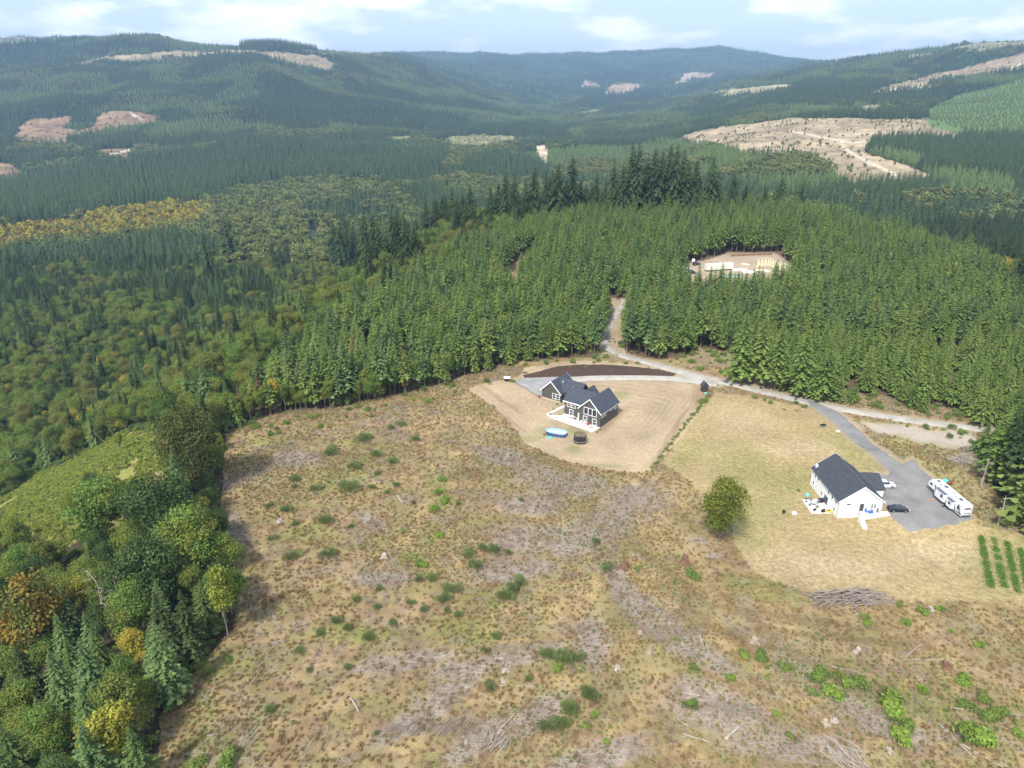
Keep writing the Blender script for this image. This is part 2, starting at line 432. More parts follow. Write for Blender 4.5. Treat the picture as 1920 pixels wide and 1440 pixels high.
# ------------------------------------------------------------------ surfaces near the houses: outlines given as picture points laid onto the ground
def gp(pts): return [ground(*p) for p in pts]
YARD = [(875,728),(930,714),(975,706),(985,690),(1040,678),(1130,676),(1200,684),(1260,696),(1318,716),(1326,740),(1318,765),(1270,830),(1222,880),(1190,887),(1130,880),(1050,862),(985,832),(962,800),(925,762)]
LAWN = [(1338,735),(1440,748),(1530,768),(1572,792),(1620,845),(1675,888),(1740,890),(1800,930),(1835,985),(1960,1010),(2100,1110),(1960,1130),(1750,1128),(1500,1108),(1420,1078),(1382,1030),(1366,960),(1290,900),(1240,868)]
SIDE = [(1600,782),(1700,790),(1830,808),(1800,845),(1830,900),(1900,960),(1840,985),(1790,930),(1740,890),(1690,850),(1640,815)]
ELL_SLASH = [(1010,1010,80,22,-10),(1130,985,100,32,-20),(1200,930,70,22,-15),(1060,900,90,26,10),(1170,1110,60,22,60),(1110,1200,55,26,80),(1230,1160,110,24,42),
 (960,1070,75,18,-5),(1300,1215,90,20,30),(800,1330,110,22,-35),(1010,1340,60,24,-40),(1340,1330,110,40,20),(560,860,40,12,0),(450,900,40,10,-30),(430,1000,38,30,70),(700,1085,70,12,0),
 (700,980,30,10,40),(960,860,70,16,15),(1560,1290,90,22,30),(1640,1340,110,26,35),(1120,1420,90,28,-20),(940,1240,120,16,-10),(1480,1400,110,26,10),(900,1390,70,24,-30),(1000,945,60,20,0),(1830,860,60,14,20),(760,1240,90,16,-10)]
ELL_GREEN = [(822,925,24,42,0),(815,1000,24,14,0),(790,1050,28,14,0),(1450,1105,90,22,12),(850,1180,70,26,0),(700,1190,60,16,0),(1580,1290,110,26,20),(690,840,60,18,10),(640,900,60,26,0),(580,1000,50,18,0),(1700,1300,70,20,20),(500,830,50,14,0),(1060,1240,40,20,0),(1780,1350,110,20,15),(640,1180,60,20,0),(450,1240,60,30,0),(400,1400,60,30,0),(930,1120,60,16,0)]
ELL_LAWNG = [(1400,880,60,40,20),(1430,960,60,30,-30),(1600,850,70,26,30),(1480,900,70,30,0),(1290,850,40,22,-40),(1400,1000,50,22,30),(1760,920,60,24,40),(1890,1060,70,60,0),(1700,820,60,14,20),(1600,790,30,12,30)]
def ell(px, py, E, soft=0.5):
    w = np.zeros(px.shape)
    for (cx_, cy_, a, b, ang) in E:
        t = R(ang); dx = px-cx_; dy = py-cy_
        u = (dx*math.cos(t)+dy*math.sin(t))/a; v = (-dx*math.sin(t)+dy*math.cos(t))/b
        w = np.maximum(w, sstep(1+soft, 1-soft, np.sqrt(u*u+v*v)))
    return w
C = lambda *a: np.array(a, float)
def paint(X, Y, Z):
    px, py = project(X, Y, Z)
    nz = fbm(X, Y, 9, 4, 11); n2 = fbm(X, Y, 8, 4, 12); nb = fbm(X, Y, 60, 4, 13)
    sc = np.clip(Y/200, 0.6, 30)
    fx = fbm(X, Y, 60, 4, 21); fy_ = fbm(X, Y, 60, 4, 22)
    wx = px + nz*9/np.sqrt(sc)+ (Y > 500)*fx*10; wy = py + n2*6/np.sqrt(sc) + (Y > 500)*fy_*5
    n = len(X)
    col = np.zeros((n, 3)); w = np.zeros((n, 4))
    # default: forest ground
    floor = C(.055,.042,.028); farg = C(.022,.045,.022)
    tf = sstep(500, 1600, Y)[:, None]
    col[:] = floor*(1-tf) + farg*tf*(1+0.5*nb[:, None])
    far = (Y > 4200)
    # far slopes carry patches of different ages of forest
    pn = fbm(X, Y*0.6, 700, 4, 41)
    tff = sstep(2500, 5200, Y)
    patch = np.where(pn > 0.18, 1.0, 0)[:, None]*tff[:, None]
    col = col*(1-patch*0.6) + C(.055,.085,.04)*patch*0.6
    def put(mask, c, ww=None, a=1.0):
        m = mask if mask.dtype != bool else mask.astype(float)
        m = (m*a)[:, None]
        col[:] = col*(1-m) + c*m
        if ww is not None: w[:] = w*(1-m) + np.array(ww)*m
    put(zin(Z_PLANT, wx, wy, Y), C(.12,.085,.055))
    cl = zin(Z_CLEAR, wx, wy, Y)
    put(cl, C(.27,.20,.105), (1, 0, 0, 0))
    put(zin(Z_OPEN, wx, wy, Y), C(.24,.19,.10), (.9, .25, 0, 0))
    put(zin(Z_ROADGAP, wx, wy, Y) , C(.33,.25,.16), (.2, 0, 0, 0))
    put(zin(Z_SPUR, wx, wy, Y), C(.30,.22,.13), (.5, 0, 0, 0))
    put(zin(Z_PAD, px, py, Y), C(.34,.27,.195), (0, 0, 0, 0))
    put(zin((Z_MEADOW[0], 100, 330), wx, wy, Y), C(.25,.22,.07), (0, 0, 0, .5))
    put(zin(([(170,1000),(205,930),(285,895),(300,880),(330,900),(280,935),(230,960),(215,1010)], 100, 300), wx, wy, Y), C(.30,.21,.10), (0, 0, 0, .3))
    near = (Y < 420) & (Y > 50)
    e = ell(wx, wy, ELL_SLASH)*near*cl; put(e, C(.28,.235,.195), (.35, 1, 0, 0), .85)
    e = ell(wx, wy, ELL_GREEN)*near*cl; put(e, C(.13,.17,.05), (.6, 0, 0, .7), .55)
    # tracks of brown and pale grass below the lawn
    trk = ell(wx, wy, [(1500,1190,260,14,14),(1330,1120,120,16,40),(1700,1240,200,12,8)])*near*cl
    put(trk, C(.34,.25,.135), (.42, 0, 0, 0), .7)
    put(ell(wx, wy, [(1450,1215,210,9,18),(1500,1160,180,7,8),(1400,1150,90,8,38),(1600,1200,200,7,6),(1350,1180,110,7,36),(1250,1075,80,10,40),(1100,880,120,12,12),(880,800,30,12,20)])*near*cl, C(.13,.09,.045), (.38, 0, 0, 0), .8)
    put(ell(wx, wy, [(1230,905,150,22,12),(900,770,60,40,30),(1250,1000,90,30,30),(820,780,70,30,-20),(1220,1260,40,60,0),(950,1420,60,20,0),(620,1090,60,20,0),(1100,1120,30,50,0)])*near*cl, C(.42,.31,.16), (.7, 0, 0, 0), .6)
    lw = in_poly(px+nz*5, py+n2*4, LAWN) & near
    put(lw, C(.325,.25,.13), (0, 0, 1, 0))
    sd = in_poly(px+nz*5, py+n2*4, SIDE) & near
    put(sd, C(.30,.25,.12), (.35, 0, .6, 0))
    e = ell(wx, wy, ELL_LAWNG, .7)*near*(lw | sd); put(e, C(.21,.215,.075), None, .48)
    put(ell(wx, wy, [(1550,1060,150,26,4),(1390,790,50,24,10),(1750,1040,90,22,0),(1500,840,60,14,0)], .8)*near*lw, C(.40,.32,.205), None, .5)
    put(ell(wx, wy, [(1680,805,70,9,8),(1790,825,45,16,10),(1720,815,50,10,10)], .4)*near, C(.42,.37,.32), (0, .3, 0, 0), .85)
    yd = in_poly(px+nz*3, py+n2*3, YARD) & near
    rut = np.zeros(n)
    if yd.any():
        sdy = poly_sd(px[yd], py[yd], np.array(YARD, float))
        rut[yd] = np.sin(sdy*.75+1.5*n2[yd])*.13*sstep(-.3, .5, nb[yd]+.35)+.16*nz[yd]
    put(yd, C(.355,.275,.178)*(1+rut[:, None]), (0, 0, .4, 0))
    put(ell(wx, wy, [(1165,742,16,7,0),(1000,823,40,5,-8),(1025,808,20,8,0),(1080,805,24,8,0),(1075,845,16,8,0),(1135,873,40,4,5)], .5)*near*yd, C(.20,.20,.08), None, .6)
    put(ell(wx, wy, [(1145,790,34,9,-38),(1308,745,14,22,20),(1262,812,60,5,-57),(1030,862,60,4,20),(930,770,70,3,38),(935,745,60,3,35)], .5)*near*yd, C(.22,.145,.09), None, .6)
    for P_, y0, y1, c in CUTS:
        put(in_poly(wx, wy, P_) & (Y > y0) & (Y < y1), np.array(c)*(1+0.5*nb[:, None]+0.8*fbm(X, Y, 14, 5, 51, .75)[:, None]), (0, 0, 0, 0))
    rdn = (Y > 150) & (Y < 380) & (np.abs(X) < 260)
    if rdn.any():
        rd = np.full(n, -99.0); rd[rdn] = road_depth(X[rdn], Y[rdn])
        put(sstep(-2.2, -.4, rd+.8*n2), C(.31,.25,.17), (0, 0, .3, 0))
    put(zin(Z_BRIGHT, wx, wy, Y), C(.10,.16,.05))
    put(zin(Z_ROAD_FAR, px, py, Y), C(.40,.36,.30))
    put(zin(Z_ORANGE, wx, wy, Y), C(.22,.18,.05), None, .6)
    # dirt tracks across the far clear-cuts
    for line, y0, y1, wd in [([(1575,262),(1585,280),(1620,300),(1668,322),(1690,335)], 700, 2000, 2.4),([(1480,245),(1530,255),(1600,268),(1640,262)], 900, 2200, 1.6),([(30,335),(45,326),(60,325)], 900, 2500, 2),([(185,297),(205,290),(240,282)], 1200, 2600, 1.6),([(245,212),(268,226)], 1500, 2900, 1.4),([(1640,172),(1760,160),(1850,140),(1920,118)], 1500, 3400, 1.3)]:
        d = np.full(n, 1e9)
        for (ax, ay), (bx, by) in zip(line[:-1], line[1:]):
            ex, ey = bx-ax, by-ay; t = np.clip(((px-ax)*ex+(py-ay)*ey)/(ex*ex+ey*ey), 0, 1)
            d = np.minimum(d, np.hypot(px-ax-ex*t, py-ay-ey*t))
        put((d < wd) & (Y > y0) & (Y < y1), C(.50,.42,.32))
    return col, w

ROAD_MAIN = [(1172,560),(1166,574),(1152,592),(1141,612),(1134,632),(1140,652),(1170,667),(1225,682),(1290,700),(1360,716),(1450,738),(1560,763),(1700,786),(1835,803),(1950,822),(2150,860)]
W_MAIN = [2.6,3.2,3.8,3.6,3.4,3.6,4,4.2,5.2,4.6,4.4,4.4,4.2,4.0,3.8,3.8]
ROAD_GREY = [(1515,752),(1556,772),(1584,795),(1612,822),(1652,852),(1690,882),(1712,905)]; W_GREY = [3.0,5.6,5.4,4.8,4.6,6.0,9.0]
ROAD_PALE = [(1345,722),(1300,712),(1240,708),(1170,707),(1110,708),(1055,712),(1015,722)]; W_PALE = [3.0,5.6,4.4,4.2,4.6,5.6,6.0]
PAD1 = [(1640,888),(1668,893),(1676,880),(1712,862),(1722,876),(1742,893),(1775,925),(1826,972),(1790,984),(1708,997),(1682,980),(1668,962),(1662,950),(1640,930)]
PAD2 = [(968,716),(985,709),(1060,706),(1075,712),(1060,735),(1016,745),(996,733)]
def road_depth(X, Y):
    """metres inside the nearest road or pad (negative outside)"""
    d = np.full(X.shape, -1e9)
    for pts, wd in ((ROAD_MAIN, W_MAIN), (ROAD_GREY, W_GREY), (ROAD_PALE, W_PALE)):
        g = [ground(*p)[:2] for p in pts]
        for i in range(len(g)-1):
            (ax, ay), (bx, by) = g[i], g[i+1]; ex, ey = bx-ax, by-ay
            t = np.clip(((X-ax)*ex+(Y-ay)*ey)/(ex*ex+ey*ey), 0, 1)
            d = np.maximum(d, (wd[i]+(wd[i+1]-wd[i])*t)/2-np.hypot(X-ax-ex*t, Y-ay-ey*t))
    for P_ in (PAD1, PAD2): d = np.maximum(d, poly_sd(X, Y, np.array([ground(*p)[:2] for p in P_])))
    return d
def make_terrain():
    ns, nr = 780, 1050
    s = np.concatenate([np.linspace(-1.7, -0.86, 50, endpoint=False), np.linspace(-0.86, 0.86, ns-100), np.linspace(0.86, 1.7, 51)[1:]])
    ns = len(s)
    yv = np.exp(np.linspace(math.log(14), math.log(15500), nr))
    Y, S = np.meshgrid(yv, s, indexing='ij')
    X = S*Y
    Z = height(X, Y)
    near = (Y < 330)
    col, w = paint(X.ravel(), Y.ravel(), Z.ravel())
    # rough ground in the clearing, small relief in the mesh itself
    rough = w[:, 0].reshape(Z.shape)
    Z = Z + rough*0.22*fbm(X, Y, 3.0, 3, 61)
    nr_ = (Y > 150) & (Y < 380) & (np.abs(X) < 260)
    rd = road_depth(X[nr_], Y[nr_])
    Z[nr_] = np.where(rd > -.5, height(X[nr_], Y[nr_])-.35*sstep(-.9, .3, rd), Z[nr_])
    V = np.stack([X, Y, Z], -1).reshape(-1, 3)
    i = np.arange(nr-1)[:, None]*ns + np.arange(ns-1)[None, :]
    F = np.stack([i, i+1, i+1+ns, i+ns], -1).reshape(-1, 4)
    m, t, o = newmat('ground')
    geo = N(t, 'ShaderNodeNewGeometry')
    base = N(t, 'ShaderNodeAttribute', attribute_name='base'); wt_ = N(t, 'ShaderNodeAttribute', attribute_name='w')
    sw = N(t, 'ShaderNodeSeparateColor'); L(t, wt_.outputs['Color'], sw.inputs[0])
    P_ = geo.outputs['Position']
    n_big = noise(t, P_, 0.07, 5, .6); n_mid = noise(t, P_, 0.45, 6, .65, .4); n_fine = noise(t, P_, 2.6, 4, .65); n_pat = noise(t, P_, 0.16, 6, .65, .6)
    mp = N(t, 'ShaderNodeMapping'); mp.inputs['Rotation'].default_value = (0, 0, R(35)); mp.inputs['Scale'].default_value = (0.5, 4.0, 1)
    L(t, P_, mp.inputs[0]); n_str = noise(t, mp.outputs[0], 0.9, 5, .7, .5)
    # dry brush: tan grass, brown litter, olive ground cover, grey dead wood
    tan = MIX(t, n_mid, (.28,.20,.085), (.45,.34,.165))
    b1 = MIX(t, contrast(t, n_pat, .47, 5), tan, (.175,.115,.065))
    b1 = MIX(t, M(t, 'MULTIPLY', contrast(t, noise(t, P_, .13, 6, .65, .3), .52, 7), .8), b1, (.155,.165,.055))
    b1 = MIX(t, M(t, 'MULTIPLY', contrast(t, noise(t, P_, .11, 7, .7, 1.2), .60, 9), .7), b1, (.27,.225,.18))
    c = MIX(t, M(t, 'MULTIPLY', sw.outputs[0], .62), base.outputs['Color'], b1)
    sl = MIX(t, contrast(t, n_str, .5, 6), (.16,.12,.085), (.40,.35,.29))
    c = MIX(t, M(t, 'MULTIPLY', sw.outputs[1], .75), c, sl)
    lawn = MIX(t, contrast(t, noise(t, P_, .9, 6, .75), .5, 4), (.70,.72,.66), (1.22,1.2,1.2))
    c = MIX(t, sw.outputs[2], c, MIX(t, 1.0, c, lawn, 'MULTIPLY'))
    wa = wt_.outputs['Alpha']
    mead = MIX(t, contrast(t, n_mid, .5, 5), (.10,.13,.03), (.27,.29,.07))
    c = MIX(t, M(t, 'MULTIPLY', wa, .7), c, mead)
    # overall speckle
    sp = M(t, 'ADD', M(t, 'MULTIPLY', contrast(t, n_fine, .5, 2.2), .5), .75)
    vm = N(t, 'ShaderNodeVectorMath', operation='SCALE'); L(t, c, vm.inputs[0]); L(t, sp, vm.inputs['Scale'])
    sp2 = M(t, 'ADD', M(t, 'MULTIPLY', contrast(t, n_big, .5, 2.5), .3), .85)
    vm2 = N(t, 'ShaderNodeVectorMath', operation='SCALE'); L(t, vm.outputs[0], vm2.inputs[0]); L(t, sp2, vm2.inputs['Scale'])
    p = N(t, 'ShaderNodeBsdfPrincipled', inp={'Roughness': 0.95}); p.inputs['Specular IOR Level'].default_value = 0.1
    L(t, vm2.outputs[0], p.inputs['Base Color'])
    bp = N(t, 'ShaderNodeBump', inp={'Strength': 0.7, 'Distance': 0.5})
    L(t, M(t, 'ADD', M(t, 'MULTIPLY', n_mid, .8), M(t, 'MULTIPLY', n_fine, .35)), bp.inputs['Height']); L(t, bp.outputs[0], p.inputs['Normal'])
    L(t, p.outputs[0], o.inputs['Surface'])
    me = mesh_np('terrain', V, F, m, smooth=True)
    a = me.color_attributes.new('base', 'FLOAT_COLOR', 'POINT')
    a.data.foreach_set('color', np.concatenate([col, np.ones((len(col), 1))], 1).astype(np.float32).ravel())
    a = me.color_attributes.new('w', 'FLOAT_COLOR', 'POINT')
    a.data.foreach_set('color', w.astype(np.float32).ravel())
    ob = link('terrain', me); ob['kind'] = 'structure'
make_terrain()

# ------------------------------------------------------------------ roads and pads: thin sheets laid over the ground
def strip(name, pts, width, mat, z=0.05, jag=0.25, seed=0):
    """pts = picture points of the centre line; width in metres (number or list)"""
    g = [ground(*p)[:2] for p in pts]
    if not hasattr(width, '__len__'): width = [width]*len(g)
    # resample with Catmull-Rom
    P_ = np.array(g); Wd = np.array(width, float); out = []
    for i in range(len(P_)-1):
        p0 = P_[max(i-1, 0)]; p1 = P_[i]; p2 = P_[i+1]; p3 = P_[min(i+2, len(P_)-1)]
        k = max(2, int(np.hypot(*(p2-p1))/0.9))
        for t in np.linspace(0, 1, k, endpoint=False):
            q = 0.5*((2*p1)+(-p0+p2)*t+(2*p0-5*p1+4*p2-p3)*t*t+(-p0+3*p1-3*p2+p3)*t**3)
            out.append((*q, Wd[i]+(Wd[i+1]-Wd[i])*t))
    out.append((*P_[-1], Wd[-1])); out = np.array(out)
    d = np.gradient(out[:, :2], axis=0); d /= np.linalg.norm(d, axis=1)[:, None]+1e-9
    nrm = np.stack([-d[:, 1], d[:, 0]], 1)
    rows = []
    for j, t in enumerate(np.linspace(-1, 1, 7)):
        off = out[:, 2]/2*t
        e = jag*(vnoise(np.arange(len(out))*0.7, np.full(len(out), j*1.0), 3+seed)-.5)*(abs(t) > .99)
        xy = out[:, :2]+nrm*(off+e*2)[:, None]
        rows.append(np.column_stack([xy, height(xy[:, 0], xy[:, 1])+(z if abs(t) < .99 else -.3)]))
    V = np.array(rows); n = V.shape[1]
    i = np.arange(6)[:, None]*n+np.arange(n-1)[None, :]
    F = np.stack([i, i+n, i+n+1, i+1], -1).reshape(-1, 4)[:, ::-1]
    o = link(name, mesh_np(name, V.reshape(-1, 3), F, mat, smooth=True)); o['kind'] = 'structure'
    return o
def sheet(name, pts, mat, z=0.06, jag=0.3, world=False, seed=0):
    g = np.array([p[:2] for p in pts] if world else [ground(*p)[:2] for p in pts])
    x0, y0 = g.min(0)-1; x1, y1 = g.max(0)+1
    st = max(0.35, (x1-x0)/150)
    xs = np.arange(x0, x1, st); ys = np.arange(y0, y1, st)
    X, Y = np.meshgrid(xs, ys)
    sd = poly_sd(X, Y, g)+jag*fbm(X, Y, 2.0, 3, 71+seed)
    keep = sd > 0
    Z = height(X, Y)+np.where(sd > st*1.2, z, -0.03)
    Z = np.where(sd > st*0.1, np.maximum(Z, height(X, Y)+z*0.4), Z)
    idx = np.arange(X.size).reshape(X.shape)
    k = keep[:-1, :-1] | keep[1:, :-1] | keep[:-1, 1:] | keep[1:, 1:]
    F = np.stack([idx[:-1, :-1], idx[:-1, 1:], idx[1:, 1:], idx[1:, :-1]], -1)[k]
    used = np.unique(F); re = -np.ones(X.size, int); re[used] = np.arange(len(used))
    V = np.stack([X.ravel(), Y.ravel(), Z.ravel()], -1)[used]
    o = link(name, mesh_np(name, V, re[F], mat, smooth=True)); o['kind'] = 'structure'
    return o
def gravel_mat(name, c, amp=.25, streak=0):
    m, t, o = newmat(name)
    geo = N(t, 'ShaderNodeNewGeometry'); P_ = geo.outputs['Position']
    n1 = noise(t, P_, .25, 5, .6); n2 = noise(t, P_, 3.5, 5, .7)
    f = M(t, 'ADD', M(t, 'MULTIPLY', contrast(t, n1, .5, 2.5), amp*1.6), M(t, 'MULTIPLY', contrast(t, n2, .5, 2), amp))
    vm = N(t, 'ShaderNodeVectorMath', operation='SCALE'); vm.inputs[0].default_value = c
    L(t, M(t, 'ADD', f, 1-amp*1.3), vm.inputs['Scale'])
    p = N(t, 'ShaderNodeBsdfPrincipled', inp={'Roughness': 0.92}); p.inputs['Specular IOR Level'].default_value = 0.15
    L(t, vm.outputs[0], p.inputs['Base Color'])
    bp = N(t, 'ShaderNodeBump', inp={'Strength': 0.4, 'Distance': 0.06}); L(t, n2, bp.inputs['Height']); L(t, bp.outputs[0], p.inputs['Normal'])
    L(t, p.outputs[0], o.inputs['Surface'])
    return m
m_road = gravel_mat('pale_gravel', (.35,.325,.28)); m_road2 = gravel_mat('grey_gravel', (.20,.195,.185)); m_pale = gravel_mat('light_gravel', (.37,.345,.30)); m_crown = gravel_mat('wheel_track', (.41,.37,.31))
m_rock = gravel_mat('river_rock', (.20,.19,.19), .4)
strip('gravel_road', ROAD_MAIN, W_MAIN, m_road, .05, .5)
strip('grey_driveway', ROAD_GREY, W_GREY, m_road2, .09, .4, 1)
sheet('gravel_parking_pad', PAD1, m_road2, .12, .5)
strip('pale_driveway', ROAD_PALE, W_PALE, m_pale, .09, .4, 2)
sheet('garage_apron', PAD2, gravel_mat('apron_gravel', (.27,.265,.26)), .12, .5)
sheet('river', [(572,478),(581,452),(577,428),(588,422),(597,440),(604,462),(598,482)], simple('river_water', (.03,.04,.045), .15, var=.4, scale=.05, spec=.6), .25, .5)
sheet('gravel_bar', [(598,450),(622,430),(660,414),(695,404),(700,412),(660,424),(628,440),(608,470)], m_rock, .2, .5)
# ------------------------------------------------------------------ trees
def conifer_mesh(name, H, rad, base, mat, seed, whorl=0.55, nb=7, segs=3, droop=0.25, power=0.85, twig=True, irregular=0.18, wid=.34):
    r = np.random.default_rng(seed)
    V = []; T = []
    h = base
    lop = r.uniform(0, 2*PI)
    while h < H-0.15:
        f = (H-h)/(H-base)
        L0 = rad*(f**power)*(0.25+0.75*min(1, (h-base)/(0.10*H)+0.45))
        k = max(3, int(round(nb*(0.55+0.45*f))))
        a0 = r.uniform(0, 2*PI)
        for i in range(k):
            a = a0+2*PI*i/k+r.uniform(-.3, .3)
            Ln = L0*(1+irregular*r.standard_normal())*(1+.10*math.cos(a-lop)); Ln = max(Ln, .22)
            if irregular > .22 and r.random() < .12: Ln *= .45
            hh = h+r.uniform(-.5, .5)*whorl
            up = 0.50*(1-f)+.05
            tint = r.uniform(.12, .78)
            ca, sa = math.cos(a), math.sin(a)
            prev = (0., hh); 
            for s_ in range(segs):
                t0 = s_/segs; t1 = (s_+1)/segs
                def pt(t): 
                    return Ln*t, hh+Ln*(up*t-droop*t*t*1.5)
                x0, z0 = pt(t0*0.95); x1, z1 = pt(t1)
                w = Ln*wid*(1.15-t0)*r.uniform(.8, 1.2)+.12
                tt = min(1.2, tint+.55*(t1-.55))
                for sd in (-1, 1):
                    lx, lz = (x0+x1*2)/3+w*.45, (z0+z1)/2-w*.22*r.uniform(.3, 1.5)
                    V += [(ca*x0, sa*x0, z0+.05), (ca*lx-sa*w*sd, sa*lx+ca*w*sd, lz), (ca*x1, sa*x1, z1+.04)]
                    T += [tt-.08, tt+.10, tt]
        h += whorl*r.uniform(.75, 1.25)*(0.55+0.6*f)
    # leader
    for a in (0, 2.1, 4.2):
        V += [(0, 0, H+.35), (.14*math.cos(a), .14*math.sin(a), H-.5), (.14*math.cos(a+2), .14*math.sin(a+2), H-.5)]; T += [.6, .4, .4]
    V = np.array(V); F = np.arange(len(V)).reshape(-1, 3)
    return mesh_np(name, V, F, mat, tint=T)
def trunk_mesh(name, H, r0, base, mat, seed, twigs=26, lean=0.0, limbs=None):
    r = np.random.default_rng(seed); b = MB()
    n = 5
    pts = [Vector((lean*H*(i/n)**2+r.uniform(-.06, .06)*(i > 0), r.uniform(-.06, .06)*(i > 0), H*i/n-(.6 if i == 0 else 0))) for i in range(n+1)]
    for i in range(n):
        b.tube(pts[i], pts[i+1], r0*(1-.92*i/n)*(1.25 if i == 0 else 1), r0*(1-.92*(i+1)/n), 6, i in (0, n-1))
    for _ in range(twigs):
        h = r.uniform(1.2, max(base*1.25, 2)); a = r.uniform(0, 2*PI); l = r.uniform(.5, 1.7)
        b.tube((0, 0, h), (math.cos(a)*l, math.sin(a)*l, h-r.uniform(-.1, .5)), .028, .01, 3, False)
    for (p, q, ra, rb) in (limbs or []):
        b.tube(p, q, ra, rb, 5, False)
    return b.mesh(name, mat)
def leaf_quads(C_, size, r, nrm=None, tint=None, flat=.5):
    """rhomb shaped leaf clumps at centres C_ facing roughly nrm"""
    n = len(C_)
    d = r.standard_normal((n, 3)); 
    if nrm is not None: d = d*flat+nrm
    d /= np.linalg.norm(d, axis=1)[:, None]+1e-9
    a = r.standard_normal((n, 3)); u = np.cross(d, a); u /= np.linalg.norm(u, axis=1)[:, None]+1e-9
    v = np.cross(d, u)
    s = size*r.uniform(.6, 1.4, n)[:, None]
    V = np.stack([C_-u*s*.5, C_-v*s*.36, C_+u*s*.5, C_+v*s*.36], 1).reshape(-1, 3)
    T = np.repeat(tint, 4)
    return V, T
def broadleaf_crown(name, rx, rz, zc, lobes, leaves, size, mat, seed, shape='round'):
    """lobes spread through an uneven ellipsoid; leaf clumps gather near the lobe shells"""
    r = np.random.default_rng(seed)
    cen = []; rad = []
    for k in range(lobes):
        a = r.uniform(0, 2*PI); z = r.uniform(-1, 1)
        q = math.sqrt(max(0, 1-z*z))*r.uniform(.35, .72)
        if shape == 'cone': q *= (1-.55*(z+1)/2)
        if shape == 'column': q *= .6
        cen.append((rx*q*math.cos(a), rx*q*math.sin(a), zc+rz*z*.66)); rad.append(rx*r.uniform(.27, .5))
    cen.append((0, 0, zc)); rad.append(rx*.6)
    cen = np.array(cen); rad = np.array(rad)
    p = rad**2/np.sum(rad**2)
    li = r.choice(len(cen), leaves, p=p)
    d = r.standard_normal((leaves, 3)); d /= np.linalg.norm(d, axis=1)[:, None]
    d[:, 2] = np.where(d[:, 2] < -.35, -d[:, 2]*.6, d[:, 2])
    shell = 1+.16*r.standard_normal(leaves)-.22*r.random(leaves)
    C_ = cen[li]+d*(rad[li]*shell)[:, None]*np.array([1, 1, min(1.25, rz/rx)])
    lt = r.uniform(.2, .75, len(cen))
    tint = np.clip(lt[li]+r.uniform(-.32, .32, leaves), 0, 1.1)
    V, T = leaf_quads(C_, size, r, d, tint)
    F = np.arange(len(V)).reshape(-1, 4)
    limbs = [((0, 0, max(.8, zc-rz*1.1)), tuple(c*np.array([.9, .9, 1])), .09+rx*.012, .04) for c in cen[:9]]
    return mesh_np(name, V, F, mat, tint=T), limbs

bark = simple('grey_bark', (.17,.14,.11), .9, var=.3, scale=1.5)
bark2 = simple('brown_bark', (.11,.085,.065), .9, var=.3, scale=1.5)
deadwood = simple('bleached_wood', (.35,.30,.245), .85, var=.3, scale=1.2)
f_young = foliage('young_fir_needles', (.125,.185,.046), (.185,.240,.062))
f_youngb = foliage('bluish_fir_needles', (.095,.150,.055), (.135,.190,.066))
f_old = foliage('old_fir_needles', (.042,.064,.026), (.066,.090,.032))
f_far = foliage('far_fir_needles', (.048,.080,.036), (.080,.115,.046))
f_leaf = foliage('green_leaves', (.105,.175,.040), (.160,.235,.055), (.20,.22,.045))
f_dark = foliage('dark_green_leaves', (.060,.098,.032), (.090,.135,.042))
f_olive = foliage('olive_leaves', (.135,.175,.042), (.175,.205,.052), (.20,.19,.05))
f_yell = foliage('yellow_leaves', (.30,.30,.05), (.40,.35,.06), (.36,.28,.05))
f_oran = foliage('orange_leaves', (.33,.22,.05), (.27,.23,.05), (.24,.19,.05))
f_rust = foliage('rusty_leaves', (.16,.09,.035), (.20,.12,.04))
f_lime = foliage('lime_leaves', (.16,.21,.03), (.22,.25,.045))
f_shrub = foliage('shrub_leaves', (.065,.125,.028), (.095,.155,.035))
f_broom = foliage('broom_stems', (.085,.130,.042), (.115,.160,.048))

# mesh variants: (crown, trunk, height)
PROTO = {}
def pc(key, H, rad, base, mat, seed, tr=.16, bk=bark, twigs=26, **kw):
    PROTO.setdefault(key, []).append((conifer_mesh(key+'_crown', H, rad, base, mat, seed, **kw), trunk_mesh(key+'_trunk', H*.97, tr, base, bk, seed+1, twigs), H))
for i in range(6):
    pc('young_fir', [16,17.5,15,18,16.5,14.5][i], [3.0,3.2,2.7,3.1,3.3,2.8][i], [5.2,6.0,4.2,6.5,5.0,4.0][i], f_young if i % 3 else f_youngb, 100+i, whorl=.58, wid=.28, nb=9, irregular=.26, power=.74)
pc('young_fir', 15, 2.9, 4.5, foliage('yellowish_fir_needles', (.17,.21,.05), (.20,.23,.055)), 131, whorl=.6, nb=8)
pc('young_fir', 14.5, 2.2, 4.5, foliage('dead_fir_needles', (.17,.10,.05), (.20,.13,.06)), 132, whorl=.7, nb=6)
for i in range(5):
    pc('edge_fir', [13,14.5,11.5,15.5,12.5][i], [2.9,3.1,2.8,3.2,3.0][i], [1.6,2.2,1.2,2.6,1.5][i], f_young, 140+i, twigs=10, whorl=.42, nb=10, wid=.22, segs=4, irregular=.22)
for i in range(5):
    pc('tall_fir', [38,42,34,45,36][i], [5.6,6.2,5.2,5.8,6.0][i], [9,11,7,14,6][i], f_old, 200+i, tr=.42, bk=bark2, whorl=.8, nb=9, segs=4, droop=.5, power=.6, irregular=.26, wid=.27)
for i in range(3):
    pc('wood_fir', [17,14,19][i], [3.4,3.0,3.5][i], [1.5,1.0,2.5][i], [f_youngb, f_broom, f_old][i], 230+i, tr=.2, whorl=.42, nb=10, segs=4, irregular=.25, wid=.22)
